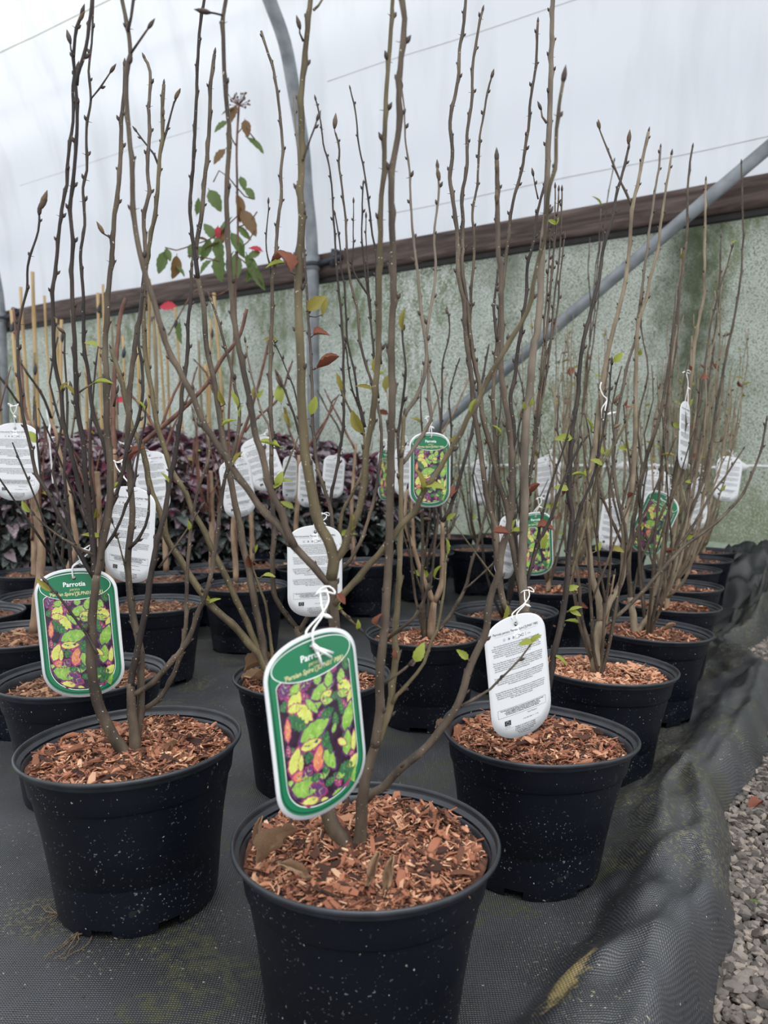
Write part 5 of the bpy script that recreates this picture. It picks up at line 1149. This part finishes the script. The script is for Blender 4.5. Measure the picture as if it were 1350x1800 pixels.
for i, (x, y, wd) in enumerate(sorted(CN)):
    r = random.Random(i); t = r.uniform(4.6, 5.3) if i % 3 else r.uniform(5.4, 5.9); top = P(x, y, t); foot = Vector((top.x + r.uniform(-.06, .10), top.y + r.uniform(-.05, .05), 0)); mb = MB(); n = 18; rad = wd*t/F/2*1.15; pts = []; rd = []
    for k in range(n+1):
        q = k/n; pts.append(foot.lerp(top, q) + Vector((noise.noise(Vector((i, q*2, 0)))*.015, 0, 0))); rd.append(rad*(1.15 - .25*q)*(1.18 if k % 3 == 0 else 1))
    mb.tube(pts, rd, n=8); o = mb.build('bamboo_cane', M['cane'] if i % 4 else M['cane_grey'], None, foot); o.location = foot
    ordn = ['leftmost', 'second', 'third', 'fourth', 'fifth', 'sixth', 'seventh', 'eighth', 'ninth', 'tenth', 'eleventh', 'twelfth', 'thirteenth', 'fourteenth', 'fifteenth', 'sixteenth', 'seventeenth', 'eighteenth', 'nineteenth', 'twentieth', 'twenty-first', 'twenty-second', 'twenty-third', 'twenty-fourth', 'rightmost'][i]
    tag(o, ('%s of the tan bamboo canes' % ordn) + (' from the left, behind purple shrubs' if i not in (0, 24) else ', behind the purple shrubs'), 'cane', 'bamboo canes before the netting')
    if i % 3 == 1:
        kb = MB(); kb.spindle(top - Vector((0, 0, .14)), Vector((.1, 0, 1)), .08, .013, n=7); kb.build('twine', M['clamp'], o, foot)
# leafy shrub
t = 3.4; O = P(424, 811, t); O.z = 0; e = empty('leafy_shrub', O); tag(e, 'tall thin shrub with green, bronze and red leaves before the white tunnel skin', 'shrub')
mb = MB(); lathe(mb, [(.10, 0), (.125, .17), (.135, .175), (.14, .21), (.15, .215), (.15, .225), (.142, .225), (.13, .17)], O, 28, (0, 0, 0, 0), Matrix.Identity(3)); mb.build('pot', M['pot'], e, O)
def tw(s, w0, w1):
    p = [P(*[float(v) for v in q.split(',')], t) for q in s.split()]; b_ = MB(); b_.tube(catmull(p, .03), [w0*t/F/2]*1 if False else w0*t/F/2, n=6); return b_.build('stem', M['bark_red'], e, O)
main = tw('418,1040 414,900 402,760 408,640 414,560 414,500 418,420 417,330 416,260 420,185', 4, 2)
for s_ in ['417,380 395,400 370,420 340,430 310,440 290,435', '417,330 430,345 445,350', '416,450 440,470 460,500', '414,500 380,520 345,510 312,560 296,590', '416,440 436,425 448,405', '417,235 430,220 440,235 448,245', '417,260 405,240 402,215', '414,470 370,455 330,450', '416,400 440,390 452,372', '416,330 400,310 385,300 375,320']: tw(s_, 2.4, 1)
LL = 'g,388,222,26,215 g,400,195,22,200 b,410,200,26,250 b,433,225,24,280 g,450,255,34,320 g,403,262,22,250 b,385,275,28,230 g,427,322,20,290 g,440,340,20,310 b,422,365,40,285 b,438,392,44,300 g,348,362,26,80 g,378,352,34,300 g,396,395,34,60 b,390,415,36,240 r,383,410,20,270 g,368,405,30,120 g,362,440,34,250 g,385,440,40,280 g,385,470,40,270 g,418,430,40,300 g,424,440,26,290 g,442,470,40,290 r,449,437,22,160 g,445,448,22,200 g,360,468,26,220 g,335,440,22,250 b,309,470,34,265 g,284,462,34,255 g,296,448,20,290 g,414,470,40,270 g,400,460,30,240 g,455,490,34,290 g,316,585,34,270 r,294,538,26,180 r,210,703,26,170 g,430,410,24,310 g,345,445,26,230 b,372,430,26,200 g,440,478,30,260 b,352,418,24,160 g,318,476,18,320'
rl = random.Random(8)
for q in LL.split(' '):
    k, x, y, l, a = q.split(','); x, y, l, a = float(x), float(y), float(l)*1.15, math.radians(float(a)); A = P(x - math.cos(a)*l/2, y + math.sin(a)*l/2, t); B = P(x + math.cos(a)*l/2, y - math.sin(a)*l/2, t - .01)
    o = add_leaf(e, O, A, B, {'g': 'leaf_green', 'b': 'leaf_bronze', 'r': 'leaf_red'}[k], rl)
    if k == 'r': o['label'] = 'bright red leaf'
mb = MB()
for k in range(26):
    a = P(420, 186, t); d = Vector((rl.uniform(-1, 1), rl.uniform(-1, 1), rl.uniform(.1, 1.2))).normalized()*rl.uniform(.03, .06); mb.tube([a, a + d], .0012, n=4); mb.spindle(a + d, d, .010, .004, n=5)
o = mb.build('flower_head', M['bark_red'], e, O); o['label'] = 'dried reddish flower head'
# sprout and fallen leaf on gravel
for (x, y, l, a, mt, lb) in [(1318, 1582, 14, 330, 'leaf_green', 'small green leaf lying on the gravel'), (1340, 1412, 22, 200, 'leaf_dead', 'reddish dry leaf on the gravel by the fabric edge')]:
    t_ = (CAMZ + .01)*F/(y-811); a_ = P(x, y, t_); b_ = P(x + math.cos(math.radians(a))*l, y, t_); m_ = Matrix.Translation(a_) @ Euler((0, 0, math.radians(a))).to_matrix().to_4x4() @ Matrix.Scale((b_-a_).length*1.6, 4)
    tag(obj('fallen_leaf', LD[mt][0], None, mw=m_), lb, 'leaf')
